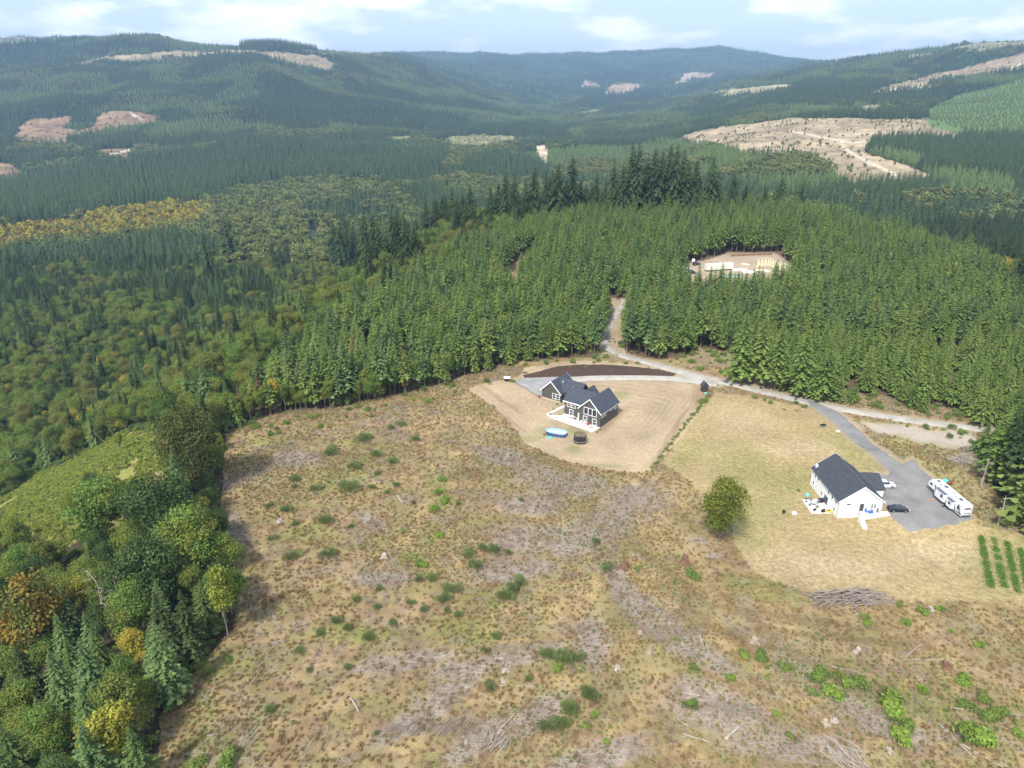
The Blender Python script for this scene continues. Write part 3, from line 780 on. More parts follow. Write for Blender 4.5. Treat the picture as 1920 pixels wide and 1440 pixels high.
def pb(key, rx, rz, zc, lobes, leaves, size, mat, seed, shape='round', tr=.2, twigs=0):
    c, limbs = broadleaf_crown(key+'_crown', rx, rz, zc, lobes, leaves, size, mat, seed, shape)
    PROTO.setdefault(key, []).append((c, trunk_mesh(key+'_trunk', zc+rz*.3, tr, 2, bark, seed+1, twigs, limbs=limbs), zc+rz))
for i in range(4):
    pb('green_broadleaf', [4.4,3.8,5.0,4.1][i], [4.6,4.6,5.2,5.4][i], [6.5,6.8,7.2,7.6][i], 16, 9000, .33, f_leaf, 300+i)
for i in range(3):
    pb('dark_broadleaf', [4.8,5.4,4.4][i], [5.0,5.4,5.2][i], [6.8,7.4,7.0][i], 18, 10000, .32, f_dark, 320+i)
for i in range(3):
    pb('olive_broadleaf', [4.2,3.6,4.8][i], [4.8,4.8,5.6][i], [6.6,6.8,8.0][i], 15, 8500, .32, f_olive, 340+i)
for i in range(2):
    pb('yellow_broadleaf', [3.4,2.6][i], [4.2,3.8][i], [5.8,5.8][i], 13, 5500, .30, f_yell, 360+i)
for i in range(2):
    pb('orange_broadleaf', [3.9,3.4][i], [4.4,4.0][i], [6.2,5.6][i], 14, 6500, .31, f_oran, 370+i)
for i in range(2):
    pb('slim_broadleaf', [2.3,2.7][i], [4.2,3.9][i], [8.2,7.6][i], 12, 3600, .29, [f_leaf, f_olive][i], 380+i, 'column', .13)
pb('rusty_broadleaf', 3.0, 4.0, 6.0, 12, 4500, .30, f_rust, 390)
# far, light versions (one mesh each)
def far_conifer(seed, H, rad, mat, tr=True):
    r = np.random.default_rng(seed); V = []; T = []
    for k in range(11):
        f = k/11; h = H*(.12+.86*f); Ln = rad*(1-f)**.8+.25
        a0 = r.uniform(0, 6.28)
        for i in range(6):
            a = a0+i*1.047+r.uniform(-.3, .3); l = Ln*r.uniform(.7, 1.25); da = .42
            t = r.uniform(.2, .8)
            V += [(0, 0, h+Ln*.28), (math.cos(a-da)*l, math.sin(a-da)*l, h-Ln*.35), (math.cos(a+da)*l, math.sin(a+da)*l, h-Ln*.35)]; T += [t-.1, t+.1, t+.1]
    V += [(0, 0, H+.5), (.3, 0, H-1.5), (-.2, .25, H-1.5)]; T += [.5]*3
    V = np.array(V)
    return mesh_np('far_conifer', V, np.arange(len(V)).reshape(-1, 3), mat, tint=T)
def far_broad(seed, rx, mat):
    me, _ = broadleaf_crown('far_broadleaf', rx, rx*1.1, rx*1.2, 6, 420, rx*.36, mat, seed)
    return me

# ------------------------------------------------------------------ one object that carries uncountable plants (instances on points)
def scatter(name, variants, P_, S_, rot, idx, label, cat, tilt=0.0, kind='stuff'):
    """variants: list of lists of meshes; P_ (n,3) positions; S_ (n,) scales"""
    col = bpy.data.collections.new(name+'_set')
    for k, ms in enumerate(variants):
        if len(ms) == 1: me = ms[0]
        else:
            # join crown and trunk
            V = []; F = []; mats = []; mi = []; T = []; b = 0
            for q, m0 in enumerate(ms):
                n = len(m0.vertices); co = np.empty(n*3); m0.vertices.foreach_get('co', co); V.append(co.reshape(-1, 3))
                tt = np.full(n, .5)
                if 'tint' in m0.attributes: m0.attributes['tint'].data.foreach_get('value', tt)
                T.append(tt)
                F += [tuple(v+b for v in p.vertices) for p in m0.polygons]; mi += [q]*len(m0.polygons); b += n
                mats.append(m0.materials[0])
            me = mesh_np(name+'_set', np.concatenate(V), F, tint=np.concatenate(T), mats=mats, midx=mi)
        o = bpy.data.objects.new('%s_set_%02d' % (name, k), me); col.objects.link(o)
    me = bpy.data.meshes.new(name)
    n = len(P_)
    me.vertices.add(n); me.vertices.foreach_set('co', np.asarray(P_, np.float32).ravel())
    a = me.attributes.new('sc', 'FLOAT', 'POINT'); a.data.foreach_set('value', np.asarray(S_, np.float32))
    rr = np.zeros((n, 3)); rr[:, 2] = rot
    if tilt: rr[:, 0] = rng.uniform(-tilt, tilt, n); rr[:, 1] = rng.uniform(-tilt, tilt, n)
    a = me.attributes.new('rt', 'FLOAT_VECTOR', 'POINT'); a.data.foreach_set('vector', rr.astype(np.float32).ravel())
    a = me.attributes.new('ix', 'INT', 'POINT'); a.data.foreach_set('value', np.asarray(idx, np.int32))
    ob = link(name, me)
    ng = bpy.data.node_groups.new(name, 'GeometryNodeTree')
    ng.interface.new_socket('Geometry', in_out='INPUT', socket_type='NodeSocketGeometry')
    ng.interface.new_socket('Geometry', in_out='OUTPUT', socket_type='NodeSocketGeometry')
    gi = ng.nodes.new('NodeGroupInput'); go = ng.nodes.new('NodeGroupOutput')
    ci = ng.nodes.new('GeometryNodeCollectionInfo'); ci.inputs['Collection'].default_value = col
    ci.inputs['Separate Children'].default_value = True; ci.inputs['Reset Children'].default_value = True
    ip = ng.nodes.new('GeometryNodeInstanceOnPoints'); ip.inputs['Pick Instance'].default_value = True
    def attr(nm, ty):
        q = ng.nodes.new('GeometryNodeInputNamedAttribute'); q.data_type = ty; q.inputs['Name'].default_value = nm
        return q.outputs['Attribute']
    ng.links.new(gi.outputs[0], ip.inputs['Points']); ng.links.new(ci.outputs[0], ip.inputs['Instance'])
    ng.links.new(attr('ix', 'INT'), ip.inputs['Instance Index'])
    e2r = ng.nodes.new('FunctionNodeEulerToRotation')
    ng.links.new(attr('rt', 'FLOAT_VECTOR'), e2r.inputs[0]); ng.links.new(e2r.outputs[0], ip.inputs['Rotation'])
    ng.links.new(attr('sc', 'FLOAT'), ip.inputs['Scale'])
    ng.links.new(ip.outputs[0], go.inputs[0])
    md = ob.modifiers.new('scatter', 'NODES'); md.node_group = ng
    tag(ob, label, cat, kind=kind)
    return ob

# ------------------------------------------------------------------ where trees stand
def grid(y0, y1, step, smax=.86, seed=1):
    r = np.random.default_rng(seed)
    xm = smax*y1+15
    xs = np.arange(-xm, xm, step); ys = np.arange(y0, y1, step)
    X, Y = np.meshgrid(xs, ys)
    X = X+(np.arange(len(ys)) % 2)[:, None]*step*.5
    X = X+r.uniform(-.34, .34, X.shape)*step; Y = Y+r.uniform(-.34, .34, Y.shape)*step
    X = X.ravel(); Y = Y.ravel()
    k = np.abs(X) < smax*Y+12
    return X[k], Y[k]
SPOTS = []   # (species, X, Y, Z, scale)
def cleared(px, py, X, Y):
    m = zin(Z_CLEAR, px, py, Y) | zin(Z_PAD, px, py, Y) | zin(Z_ROADGAP, px, py, Y) | zin(Z_SPUR, px, py, Y) | zin(Z_MEADOW, px, py, Y) | zin(Z_RIVER, px, py, Y) | zin(Z_ROAD_FAR, px, py, Y)
    for P_, a, b, c in CUTS:
        m |= in_poly(px, py, P_) & (Y > a) & (Y < b)
    return m
def add_spots(species, X, Y, Z, S):
    for a in zip([species]*len(X), X, Y, Z, S): SPOTS.append(a)
r_ = np.random.default_rng(5)
# needle trees near and middle distance
X, Y = grid(60, 700, 4.1, seed=1); Z = height(X, Y); px, py = project(X, Y, Z)
clr = cleared(px, py, X, Y)
u = r_.random(len(X))
plant = zin(Z_PLANT, px, py, Y) & ~clr
opn = zin(Z_OPEN, px, py, Y)
fringe = plant & (py > 655) & (px > 1290)
clump = fbm(X, Y, 30, 3, 77)
k = plant & ~fringe & ~opn & (u < .93); add_spots('young_fir', X[k], Y[k], Z[k], np.clip(r_.normal(.9, .15, k.sum())+.10*clump[k], .5, 1.2))
k = fringe & ~opn & (u < .68); add_spots('edge_fir', X[k], Y[k], Z[k], r_.uniform(.75, 1.15, k.sum()))
ycon = zin(Z_YCON, px, py, Y) & ~clr
yk = ycon & (u < .85) & (clump < .25); add_spots('wood_fir', X[yk], Y[yk], Z[yk], r_.uniform(.6, 1.05, yk.sum()))
yk = ycon & (clump >= .2) & (u < .35)
for q_, sp_ in enumerate(['green_broadleaf', 'olive_broadleaf', 'dark_broadleaf']):
    kk_ = yk & (np.arange(len(X)) % 3 == q_); add_spots(sp_, X[kk_], Y[kk_], Z[kk_], r_.uniform(.8, 1.2, kk_.sum()))
side = opn & (py < 745)
k = opn & (px > 1400) & (u < .26); add_spots('edge_fir', X[k], Y[k], Z[k], r_.uniform(.6, 1.1, k.sum()))
# mixed woods left of the clearing and in the first valley
X, Y = grid(55, 700, 6.2, seed=2); Z = height(X, Y); px, py = project(X, Y, Z)
clr = cleared(px, py, X, Y) | zin(Z_OPEN, px, py, Y)
pl = zin(Z_PLANT, px, py, Y); yc = zin(Z_YCON, px, py, Y)
left = (px < 1000) & ~pl & ~clr & ~yc
right = (px >= 1000) & ~pl & ~clr
mixn = fbm(X, Y, 45, 3, 78); u = r_.random(len(X))
fore = left & (Y < 330)
def choose(mask, table):
    """table: list of (species, probability, scale lo, hi)"""
    ids = np.where(mask)[0]; q = r_.random(len(ids))
    lo = 0
    for sp, p_, a, b in table:
        kk = ids[(q >= lo) & (q < lo+p_)]; lo += p_
        add_spots(sp, X[kk], Y[kk], Z[kk], r_.uniform(a, b, len(kk)))
bl = fore & (py > 1130)
choose(bl & (mixn > .0), [('wood_fir', .5, .6, .95), ('green_broadleaf', .3, .7, 1.0), ('dark_broadleaf', .15, .6, .9), ('yellow_broadleaf', .04, .7, 1)])
choose(bl & (mixn <= .0), [('dark_broadleaf', .42, .65, .95), ('wood_fir', .28, .6, .9), ('green_broadleaf', .18, .7, 1.0), ('olive_broadleaf', .09, .8, 1.0)])
brg = left & (in_poly(px, py, [(380,610),(470,530),(620,495),(720,490),(650,575),(520,660),(400,730),(250,720),(240,640)]) | in_poly(px, py, [(-60,720),(240,640),(250,720),(400,730),(430,800),(300,800),(130,850),(-60,900)]))
choose(brg, [('green_broadleaf', .42, .65, 1.15), ('yellow_broadleaf', .07, .8, 1.1), ('olive_broadleaf', .14, .7, 1.2), ('dark_broadleaf', .14, .6, 1.0), ('wood_fir', .18, .7, 1.25), ('tall_fir', .02, .45, .6)])
left = left & ~brg; fore = fore & ~brg
bm_ = fore & (py <= 1130) & ~in_poly(px, py, [(60,1000),(180,985),(320,925),(310,985),(180,1055),(60,1060)])
choose(bm_ & (mixn > .05), [('green_broadleaf', .60, .55, .95), ('dark_broadleaf', .2, .6, .85), ('wood_fir', .10, .6, .9), ('olive_broadleaf', .09, .7, 1.0)])
choose(bm_ & (mixn <= .05), [('dark_broadleaf', .32, .6, .9), ('olive_broadleaf', .12, .7, 1.05), ('green_broadleaf', .38, .6, 1.0), ('wood_fir', .12, .7, 1.1), ('orange_broadleaf', .02, .7, 1), ('yellow_broadleaf', .02, .7, .9)])
mid = left & (Y >= 330)
org = zin(Z_ORANGE, px, py, Y)
oli = zin(Z_OLIVE, px, py, Y)
choose(mid & org, [('orange_broadleaf', .34, .8, 1.2), ('yellow_broadleaf', .36, 1.0, 1.5), ('olive_broadleaf', .2, .8, 1.1)])
choose(mid & oli & ~org, [('olive_broadleaf', .40, .9, 1.3), ('tall_fir', .25, .5, .8), ('green_broadleaf', .2, .8, 1.2), ('orange_broadleaf', .05, .8, 1.1)])
rest = mid & ~org & ~oli
choose(rest & (mixn > 0), [('wood_fir', .22, .8, 1.3), ('olive_broadleaf', .22, .8, 1.2), ('tall_fir', .06, .5, .7), ('green_broadleaf', .42, .8, 1.2)])
choose(rest & (mixn <= 0), [('olive_broadleaf', .20, .8, 1.2), ('green_broadleaf', .40, .8, 1.2), ('dark_broadleaf', .2, .8, 1.1), ('tall_fir', .08, .5, .75), ('orange_broadleaf', .04, .7, 1)])
backedge = right & (px < 1480) & (Y > 480)
choose(backedge, [('tall_fir', .18, .65, .95), ('green_broadleaf', .35, .9, 1.2), ('wood_fir', .3, .9, 1.3)])
rr_ = right & ~backedge
choose(rr_ & (mixn > -.25), [('tall_fir', .80, .55, .85), ('olive_broadleaf', .12, .9, 1.2)])
choose(rr_ & (mixn <= -.25), [('tall_fir', .40, .55, .8), ('olive_broadleaf', .3, .9, 1.3), ('yellow_broadleaf', .14, 1.0, 1.5)])
# broadleaf fringe in front of the plantation's left edge and along the clearing
for i in range(70):
    t = i/69
    fx_ = 425+t*640; fyy = np.interp(fx_, [425,520,640,760,880,985,1065], [805,782,768,742,706,676,674])-r_.uniform(-1, 12)
    g = ground(fx_, fyy)
    sp = r_.choice(['slim_broadleaf', 'green_broadleaf', 'yellow_broadleaf', 'edge_fir', 'young_fir'], p=[.46, .15, .01, .10, .28] if t < .65 else [.15, .05, .01, .25, .54])
    SPOTS.append((sp, *g, r_.uniform(.62, .95)))
NEARFAR = 700
# far woods, lighter meshes
FAR = {'far_tall': [], 'far_fir': [], 'far_young': [], 'far_broad': [], 'far_yellow': []}
def farput(key, X, Y, Z, S):
    if len(X): FAR[key].append(np.stack([X, Y, Z, S], 1))
for (y0, y1, st, sd) in [(700, 1300, 7.2, 11), (1300, 2100, 9.0, 12), (2100, 3200, 11.5, 13), (3200, 4700, 16, 14), (4700, 9500, 34, 15)]:
    X, Y = grid(y0, y1, st, smax=.80, seed=sd)
    for c0 in range(0, 1):
        Z = height(X, Y); px, py = project(X, Y, Z)
        n1 = fbm(X, Y, 60, 3, 21)*10; n2_ = fbm(X, Y, 60, 3, 22)*5
        clr = cleared(px+n1, py+n2_, X, Y)
        k0 = ~clr & (px > -90) & (px < 2010) & (py > 30)
        u = r_.random(len(X)); mixn = fbm(X, Y, 130, 4, 79); age = fbm(X, Y, 380, 3, 81)
        big = {16: 1.35, 34: 1.9}.get(st, 1.0)
        td = zin(Z_TALLDARK, px, py, Y); org = zin(Z_ORANGE, px, py, Y); oli = zin(Z_OLIVE, px, py, Y)
        br = zin(Z_BRIGHT, px, py, Y); mg = zin(Z_MIDGREEN, px, py, Y); h1 = zin(Z_HILLTOP1, px, py, Y); h2 = zin(Z_HILLTOP2, px, py, Y)
        used = np.zeros(len(X), bool)
        kc = np.zeros(len(X), bool)
        for P_, a_, b_, c_ in CUTS: kc |= in_poly(px+n1, py+n2_, P_) & (Y > a_) & (Y < b_)
        kc &= (r_.random(len(X)) < np.where(mixn > .1, .22, .07)) & (px > -90) & (px < 2010)
        farput('far_broad', X[kc], Y[kc], Z[kc], r_.uniform(.16, .5, kc.sum()))
        def go(mask, key, lo, hi, prob=1.0):
            global used
            k = k0 & mask & ~used & (r_.random(len(X)) < prob)
            farput(key, X[k], Y[k], Z[k], r_.uniform(lo, hi, k.sum())); used |= k
        def done(mask):
            global used
            used |= mask
        go(br, 'far_young', .35, .5, .9); done(br)
        go(mg & (mixn > .12), 'far_broad', .7, 1.3, .8); go(mg, 'far_young', .6, .9, .95); done(mg)
        go(org, 'far_yellow', .9, 1.5, .75); go(org, 'far_broad', .8, 1.3, .5); done(org)
        go(oli & (mixn > -.1), 'far_broad', .9, 1.5, .55); go(oli, 'far_tall', .5, .85, .5); done(oli)
        go(td, 'far_tall', .75, 1.1, .95); done(td)
        go(h1, 'far_tall', 1.3, 1.6); go(h2, 'far_tall', 1.15, 1.3); done(h1 | h2)
        valley = (Y < 2300) & (Z < -25)
        go(valley & (mixn > .22), 'far_broad', .9, 1.6, .7); go(valley & (mixn > .30), 'far_yellow', .9, 1.3, .3)
        go(valley, 'far_tall', .55, 1.0, .9); done(valley)
        go((mixn > .28) & (age < .1), 'far_broad', .8*big, 1.3*big, .8)
        go((age > .05), 'far_fir', .75*big, 1.05*big, .97)
        go((age > -.22), 'far_young', .7*big, 1.0*big, .97)
        go(age > -2, 'far_tall', .5*big, .72*big, .95)

# the tall old trees behind the plantation, at the river edge, and other single trees, by picture point of their foot
def single(px, py, sp, Ht, dz=0.0, variant=0):
    """foot on the ground; height so that the top reaches the given picture row"""
    X, Y, Z = ground(px, py)
    top = CAMH+Y*slope_px(Ht)
    return (X, Y, Z, max(.2, (top-Z)/PROTO[sp][variant][2]), variant)
OLD = []
for i, (bx, D, top) in enumerate([(1148,500,300),(1165,492,308),(1180,505,268),(1192,500,266),(1210,512,290),(1222,508,276),(1236,500,282),(1250,515,270),(1262,500,268),(1275,510,278),(1285,498,300),(1300,505,296),(1330,500,293),(1342,515,320),(1372,505,322),(1395,520,345),(1460,520,330),(1500,525,335),(1430,530,350),
    (1072,505,292),(1046,500,305),(1030,515,330),(1000,505,318),(985,500,335),(965,510,325),(948,500,322),(935,515,340),(920,505,350),(882,480,345),(868,490,362),(848,500,352),(830,505,365),(815,490,372),(1060,520,335),(1120,515,350),(1128,530,360)]):
    s = (bx-960)/FPX/1.02
    X_, Y_ = s*D, float(D); Z_ = hz(X_, Y_)
    OLD.append((X_, Y_, Z_, (CAMH+D*slope_px(top)-Z_), 'back'))
for i, (bx, by, top) in enumerate([(632,515,408),(645,520,412),(655,508,402),(668,512,415),(690,520,400),(705,515,398),(716,522,420),(740,512,395),(752,508,392),(765,515,412),(780,505,425),(396,535,430),(432,500,405),(440,505,395)]):
    X_, Y_, Z_ = ground(bx, by); OLD.append((X_, Y_, Z_, (CAMH+Y_*slope_px(top)-Z_), 'left'))
# ------------------------------------------------------------------ single trees of the photo
def put_tree(name, key, variant, X, Y, Z, sc, label, cat, group=None, rot=None, crown_mat=None, zs=None, tl=None):
    c, tr, H = PROTO[key][variant % len(PROTO[key])]
    e = link(name, None, None, (X, Y, Z), (0, 0, random.uniform(0, 6.28) if rot is None else rot), (sc, sc, zs or sc))
    e.empty_display_size = .3
    tag(e, label, cat, group)
    t_ = link('trunk', tr, e)
    cc = link('crown', c, e)
    if crown_mat:
        cc.material_slots[0].link = 'OBJECT'; cc.material_slots[0].material = crown_mat
    return e
def at_tree(name, key, variant, px, py, top, label, cat='tree', wide=1.0, mat=None, rot=None):
    X, Y, Z = ground(px, py)
    H = CAMH+Y*slope_px(top)-Z
    sz = H/PROTO[key][variant % len(PROTO[key])][2]
    return put_tree(name, key, variant, X, Y, Z, sz*wide, label, cat, None, rot, mat, sz)
# lone tree on the lawn edge: its own dense crown
pb('lone_tree', 4.3, 4.9, 6.2, 30, 11000, .27, foliage('turning_leaves', (.135,.18,.032), (.145,.185,.035), (.20,.205,.04)), 419, tr=.16)
pb('maple', 5.6, 8.2, 9.6, 24, 11000, .42, foliage('maple_leaves', (.085,.105,.032), (.09,.11,.034), (.15,.14,.045)), 415, 'column', tr=.35)
PROTO['maple'][0] = (broadleaf_crown('maple_crown', 5.2, 8.0, 9.6, 30, 20000, .32, _mc['maple_leaves'], 415)[0], PROTO['maple'][0][1], 17.6)
at_tree('broadleaf_tree', 'lone_tree', 0, 1347, 1016, 896, 'lone leafy tree turning yellow at the left edge of the mown lawn', wide=.88)
at_tree('broadleaf_tree', 'maple', 0, 372, 930, 752, 'tallest rounded dark olive tree at the upper left corner of the clearing', wide=1.0)
at_tree('fir_tree', 'wood_fir', 0, 348, 975, 842, 'narrow blue green fir in front of the big olive tree at the clearing corner')
at_tree('broadleaf_tree', 'dark_broadleaf', 1, 310, 1035, 895, 'round dark green broadleaf tree below the narrow fir', wide=1.15)
at_tree('broadleaf_tree', 'dark_broadleaf', 0, 290, 1150, 1005, 'round very dark broadleaf tree between the dead branches and the pale edge tree', wide=1.05)
at_tree('broadleaf_tree', 'green_broadleaf', 1, 200, 1030, 893, 'bushy bright green tree standing at the foot of the bracken meadow', wide=1.1)
at_tree('broadleaf_tree', 'slim_broadleaf', 1, 428, 1195, 1058, 'slender pale yellow green tree on the left edge of the clearing', wide=1.0, mat=f_lime)
at_tree('broadleaf_tree', 'green_broadleaf', 2, 372, 1085, 955, 'green broadleaf tree at the clearing edge above the pale yellow tree', wide=1.0)
at_tree('broadleaf_tree', 'orange_broadleaf', 0, 85, 1235, 1075, 'tree with orange leaves and a bare top in the lower left wood', wide=1.0, mat=foliage('half_turned_leaves', (.11,.13,.035), (.12,.14,.035), (.27,.17,.035)))
at_tree('broadleaf_tree', 'yellow_broadleaf', 0, 250, 1400, 1275, 'tree with a brown orange top in the bottom left wood', wide=1.0, mat=f_olive)
at_tree('broadleaf_tree', 'yellow_broadleaf', 1, 225, 1440, 1320, 'yellow leaved tree below the brown topped tree at the bottom left', wide=1.3)
at_tree('fir_tree', 'wood_fir', 2, 365, 1235, 1105, 'narrow dark fir beside the pale yellow tree at the clearing edge')
at_tree('fir_tree', 'wood_fir', 0, 325, 1320, 1165, 'blue green fir at the edge of the bottom left wood')
at_tree('broadleaf_tree', 'yellow_broadleaf', 1, 520, 770, 708, 'small bright yellow tree standing out on the front of the young fir edge')
at_tree('broadleaf_tree', 'yellow_broadleaf', 1, 438, 790, 742, 'small yellow tree at the far left corner of the clearing', wide=1.0)
at_tree('broadleaf_tree', 'slim_broadleaf', 0, 228, 848, 808, 'small upright lime green tree alone on the bracken meadow', wide=1.3, mat=f_lime)
at_tree('fir_tree', 'edge_fir', 1, 875, 640, 600, 'dead rust red fir among the green plantation', mat=f_rust)
at_tree('fir_tree', 'edge_fir', 1, 1712, 720, 635, 'yellowish young fir in front of the right plantation', mat=f_lime)
at_tree('fir_tree', 'young_fir', 2, 1146, 405, 378, 'dead reddish fir on the crest of the plantation', mat=f_rust)
at_tree('broadleaf_tree', 'rusty_broadleaf', 0, 1530, 560, 528, 'broadleaf tree with an orange crown right of the building site', wide=1.2, mat=f_olive)
for i, (bx, by, top, v) in enumerate([(1385,735,585,0),(1420,738,590,1),(1452,748,600,3),(1496,760,610,4),(1542,768,640,2)]):
    at_tree('fir_tree', 'edge_fir', v, bx, by-18, top, ['pointed fir nearest the open strip above the gravel road', 'second fir from the open strip above the gravel road', 'third fir from the open strip above the gravel road', 'fourth fir from the open strip above the gravel road', 'fir standing forward alone above the road fork'][i])
for i, (bx, by, top) in enumerate([(1868,905,752),(1905,935,740),(1925,990,775),(1950,940,745),(1885,870,770),(1990,960,730),(1915,870,760),(1840,850,790)]):
    at_tree('fir_tree', 'edge_fir', i, bx, by, top, None, 'tree', wide=1.15, mat=f_young)
    o = [q for q in bpy.data.objects if q.name.startswith('fir_tree')][-1]
# group the right edge cluster
for o in list(bpy.data.objects):
    if o.name.startswith('fir_tree') and not o.get('label'):
        o['label'] = 'dense fir in the clump behind the travel trailer at the right edge'; o['group'] = 'firs behind the travel trailer'; o['category'] = 'tree'
# tall old firs
for i, (X_, Y_, Z_, H_, wh) in enumerate(OLD):
    v = i % 5; sz = H_/PROTO['tall_fir'][v][2]
    put_tree('tall_fir', 'tall_fir', v, X_, Y_, Z_, max(sz, .8)*random.uniform(1.0, 1.25), None, 'tree', None, None, None, sz)
    o = scene.collection.objects[-3]
    if wh == 'back':
        wq = project(X_, Y_, Z_)[0]
        wl = 'in the tallest cluster behind the plantation crest' if 1135 < wq < 1350 else ('behind the crest left of the tallest cluster' if wq < 1140 else 'behind the crest right of the tallest cluster')
        o['label'] = 'very tall dark old fir '+wl; o['group'] = 'old firs '+wl
    else:
        o['label'] = 'tall dark old fir in the stand between the river and the plantation'; o['group'] = 'old firs by the river'
# dead snags
def snag(name, px, py, H, label, seed, spread=.5, n=12):
    X, Y, Z = ground(px, py); r = np.random.default_rng(seed); b = MB()
    b.tube((0,0,-.5), (.2,.1,H*.6), .22, .13); b.tube((.2,.1,H*.6), (.1,.3,H), .13, .04)
    e = empty(name, label, 'dead tree', (X, Y, Z))
    b.build('trunk', deadwood, e)
    b = MB()
    for _ in range(n):
        h = H*r.uniform(.45, .98); a = r.uniform(0, 6.28); l = H*r.uniform(.1, .26)*spread*2
        q = Vector((math.cos(a)*l+.1, math.sin(a)*l+.1, h+l*r.uniform(.1, .8)))
        b.tube((.15,.15,h), q, .07, .035, 4)
        for _ in range(3):
            a2 = a+r.uniform(-.9, .9); l2 = l*r.uniform(.3, .6); s_ = Vector((.15,.15,h)).lerp(q, r.uniform(.4, .9))
            b.tube(s_, s_+Vector((math.cos(a2)*l2, math.sin(a2)*l2, l2*r.uniform(-.1, .7))), .04, .015, 3)
    b.build('branches', deadwood, e)
snag('dead_snag', 238, 1190, 14, 'bare bleached dead tree poking out of the lower left wood', 1, .55, 16)
snag('dead_snag', 200, 1170, 12, 'second bare grey tree left of the bleached dead tree', 2, .5, 10)
snag('dead_snag', 400, 630, 15, 'pale dead tree in the mixed wood left of the young plantation', 3, .4, 14)
snag('dead_snag', 105, 690, 12, 'grey leafless tree in the wood at the far left', 4, .4)
snag('dead_snag', 1838, 915, 8.5, 'thin leafless grey tree beside the firs behind the travel trailer', 5, .35, 14)
snag('dead_snag', 1870, 985, 8, 'thin bare stem at the foot of the right edge firs', 6, .3, 8)
snag('bare_pole', 1154, 668, 11, 'thin bare pole standing beside the gravel road into the plantation', 7, .03, 3)

# ------------------------------------------------------------------ share out the spots: the largest in the picture one by one, the rest as one object each
TREE_INFO = {
 'young_fir': ('young_fir', 'tree'), 'edge_fir': ('young_fir', 'tree'), 'wood_fir': ('wood_fir', 'tree'), 'tall_fir': ('tall_fir', 'tree'),
 'green_broadleaf': ('broadleaf_tree', 'tree'), 'dark_broadleaf': ('broadleaf_tree', 'tree'), 'olive_broadleaf': ('broadleaf_tree', 'tree'),
 'yellow_broadleaf': ('broadleaf_tree', 'tree'), 'orange_broadleaf': ('broadleaf_tree', 'tree'), 'slim_broadleaf': ('broadleaf_tree', 'tree')}
WORD = {'green_broadleaf': 'mid green broadleaf tree', 'dark_broadleaf': 'dark green broadleaf tree', 'olive_broadleaf': 'olive green broadleaf tree', 'yellow_broadleaf': 'yellowish broadleaf tree',
        'orange_broadleaf': 'orange tinted broadleaf tree', 'slim_broadleaf': 'slim light green broadleaf tree', 'wood_fir': 'conifer', 'tall_fir': 'tall dark conifer', 'young_fir': 'straight young fir', 'edge_fir': 'young fir branched to the ground'}
def place_words(px, py):
    if px < 430 and py > 1180: return 'at the bottom left corner' if px < 160 else ('low in the wood by the bottom left of the clearing')
    if px < 460 and py > 1000: return 'at the left picture edge beside the orange topped tree' if px < 180 else 'just left of the clearing below the round dark trees'
    if px < 330 and py > 760: return 'around the bracken meadow at the left'
    if px < 560 and py > 800: return 'near the big olive tree at the clearing corner'
    if px < 1130 and py > 655:
        return 'at the left end of the clearing\'s back edge' if px < 600 else ('half way along the clearing\'s back edge' if px < 760 else ('left of the bare yard at the forest edge' if px < 900 else 'behind the dark planting bank'))
    if px < 640: return 'behind the bracken meadow' if px < 300 else 'in the mixed wood left of the plantation'
    if px < 1150: return 'on the slope left of the gravel road' if px > 900 else 'well inside the plantation left of the road'
    if py > 640 and px > 1800: return 'at the right picture edge above the trailer'
    if py > 640 and px > 1640: return 'above the right end of the gravel road'
    if py > 640: return 'above the gravel road between the two houses' if px < 1480 else 'above the fork of the gravel road'
    return 'where the gravel road enters the plantation'
LIM = {'young_fir': 300, 'wood_fir': 120, 'tall_fir': 60, 'broadleaf_tree': 290}
cnt = {}
rest = {}
order = sorted(SPOTS, key=lambda s: s[1]**2+s[2]**2)
for sp, X, Y, Z, S in order:
    name, cat = TREE_INFO[sp]
    px, py = project(X, Y, Z+6)
    inside = -20 < px < 1940 and py < 1480
    if inside and cnt.get(name, 0) < LIM[name]:
        cnt[name] = cnt.get(name, 0)+1
        v = random.randrange(len(PROTO[sp]))
        if sp == 'young_fir' and v >= 6 and random.random() < .8: v = random.randrange(6)
        w = WORD[sp]+' '+place_words(px, py)
        put_tree(name, sp, v, X, Y, Z, S*random.uniform(.92, 1.12), w, cat, w.replace(WORD[sp], WORD[sp]+'s'), zs=S)
    elif -260 < px < 2180 and py < 1750:
        rest.setdefault(name, []).append((sp, X, Y, Z, S))
KIND_LABEL = {'young_fir': ('fir_plantation', 'dense even stand of young green firs covering the hill behind the houses', 'plantation'),
  'wood_fir': ('conifer_wood', 'blue green conifers filling the slope left of the young plantation', 'wood'),
  'tall_fir': ('tall_fir_wood', 'tall dark firs scattered through the valley woods', 'wood'),
  'broadleaf_tree': ('broadleaf_wood', 'mixed green and yellowing broadleaf wood on the left slope', 'wood')}
for name, lst in rest.items():
    sps = sorted(set(a[0] for a in lst)); var = []; base = {}
    for s in sps:
        base[s] = len(var)
        for c, tr, H in PROTO[s]: var.append([c, tr])
    P_ = [(a[1], a[2], a[3]) for a in lst]; S_ = [a[4] for a in lst]
    ix = [base[a[0]]+(random.randrange(6) if a[0] == 'young_fir' and random.random() < .96 else random.randrange(len(PROTO[a[0]]))) for a in lst]
    nm, lb, ct = KIND_LABEL[name]
    scatter(nm, var, P_, S_, rng.uniform(0, 6.28, len(lst)), ix, lb, ct)
f_mid = foliage('mid_fir_needles', (.11,.165,.058), (.155,.205,.070))
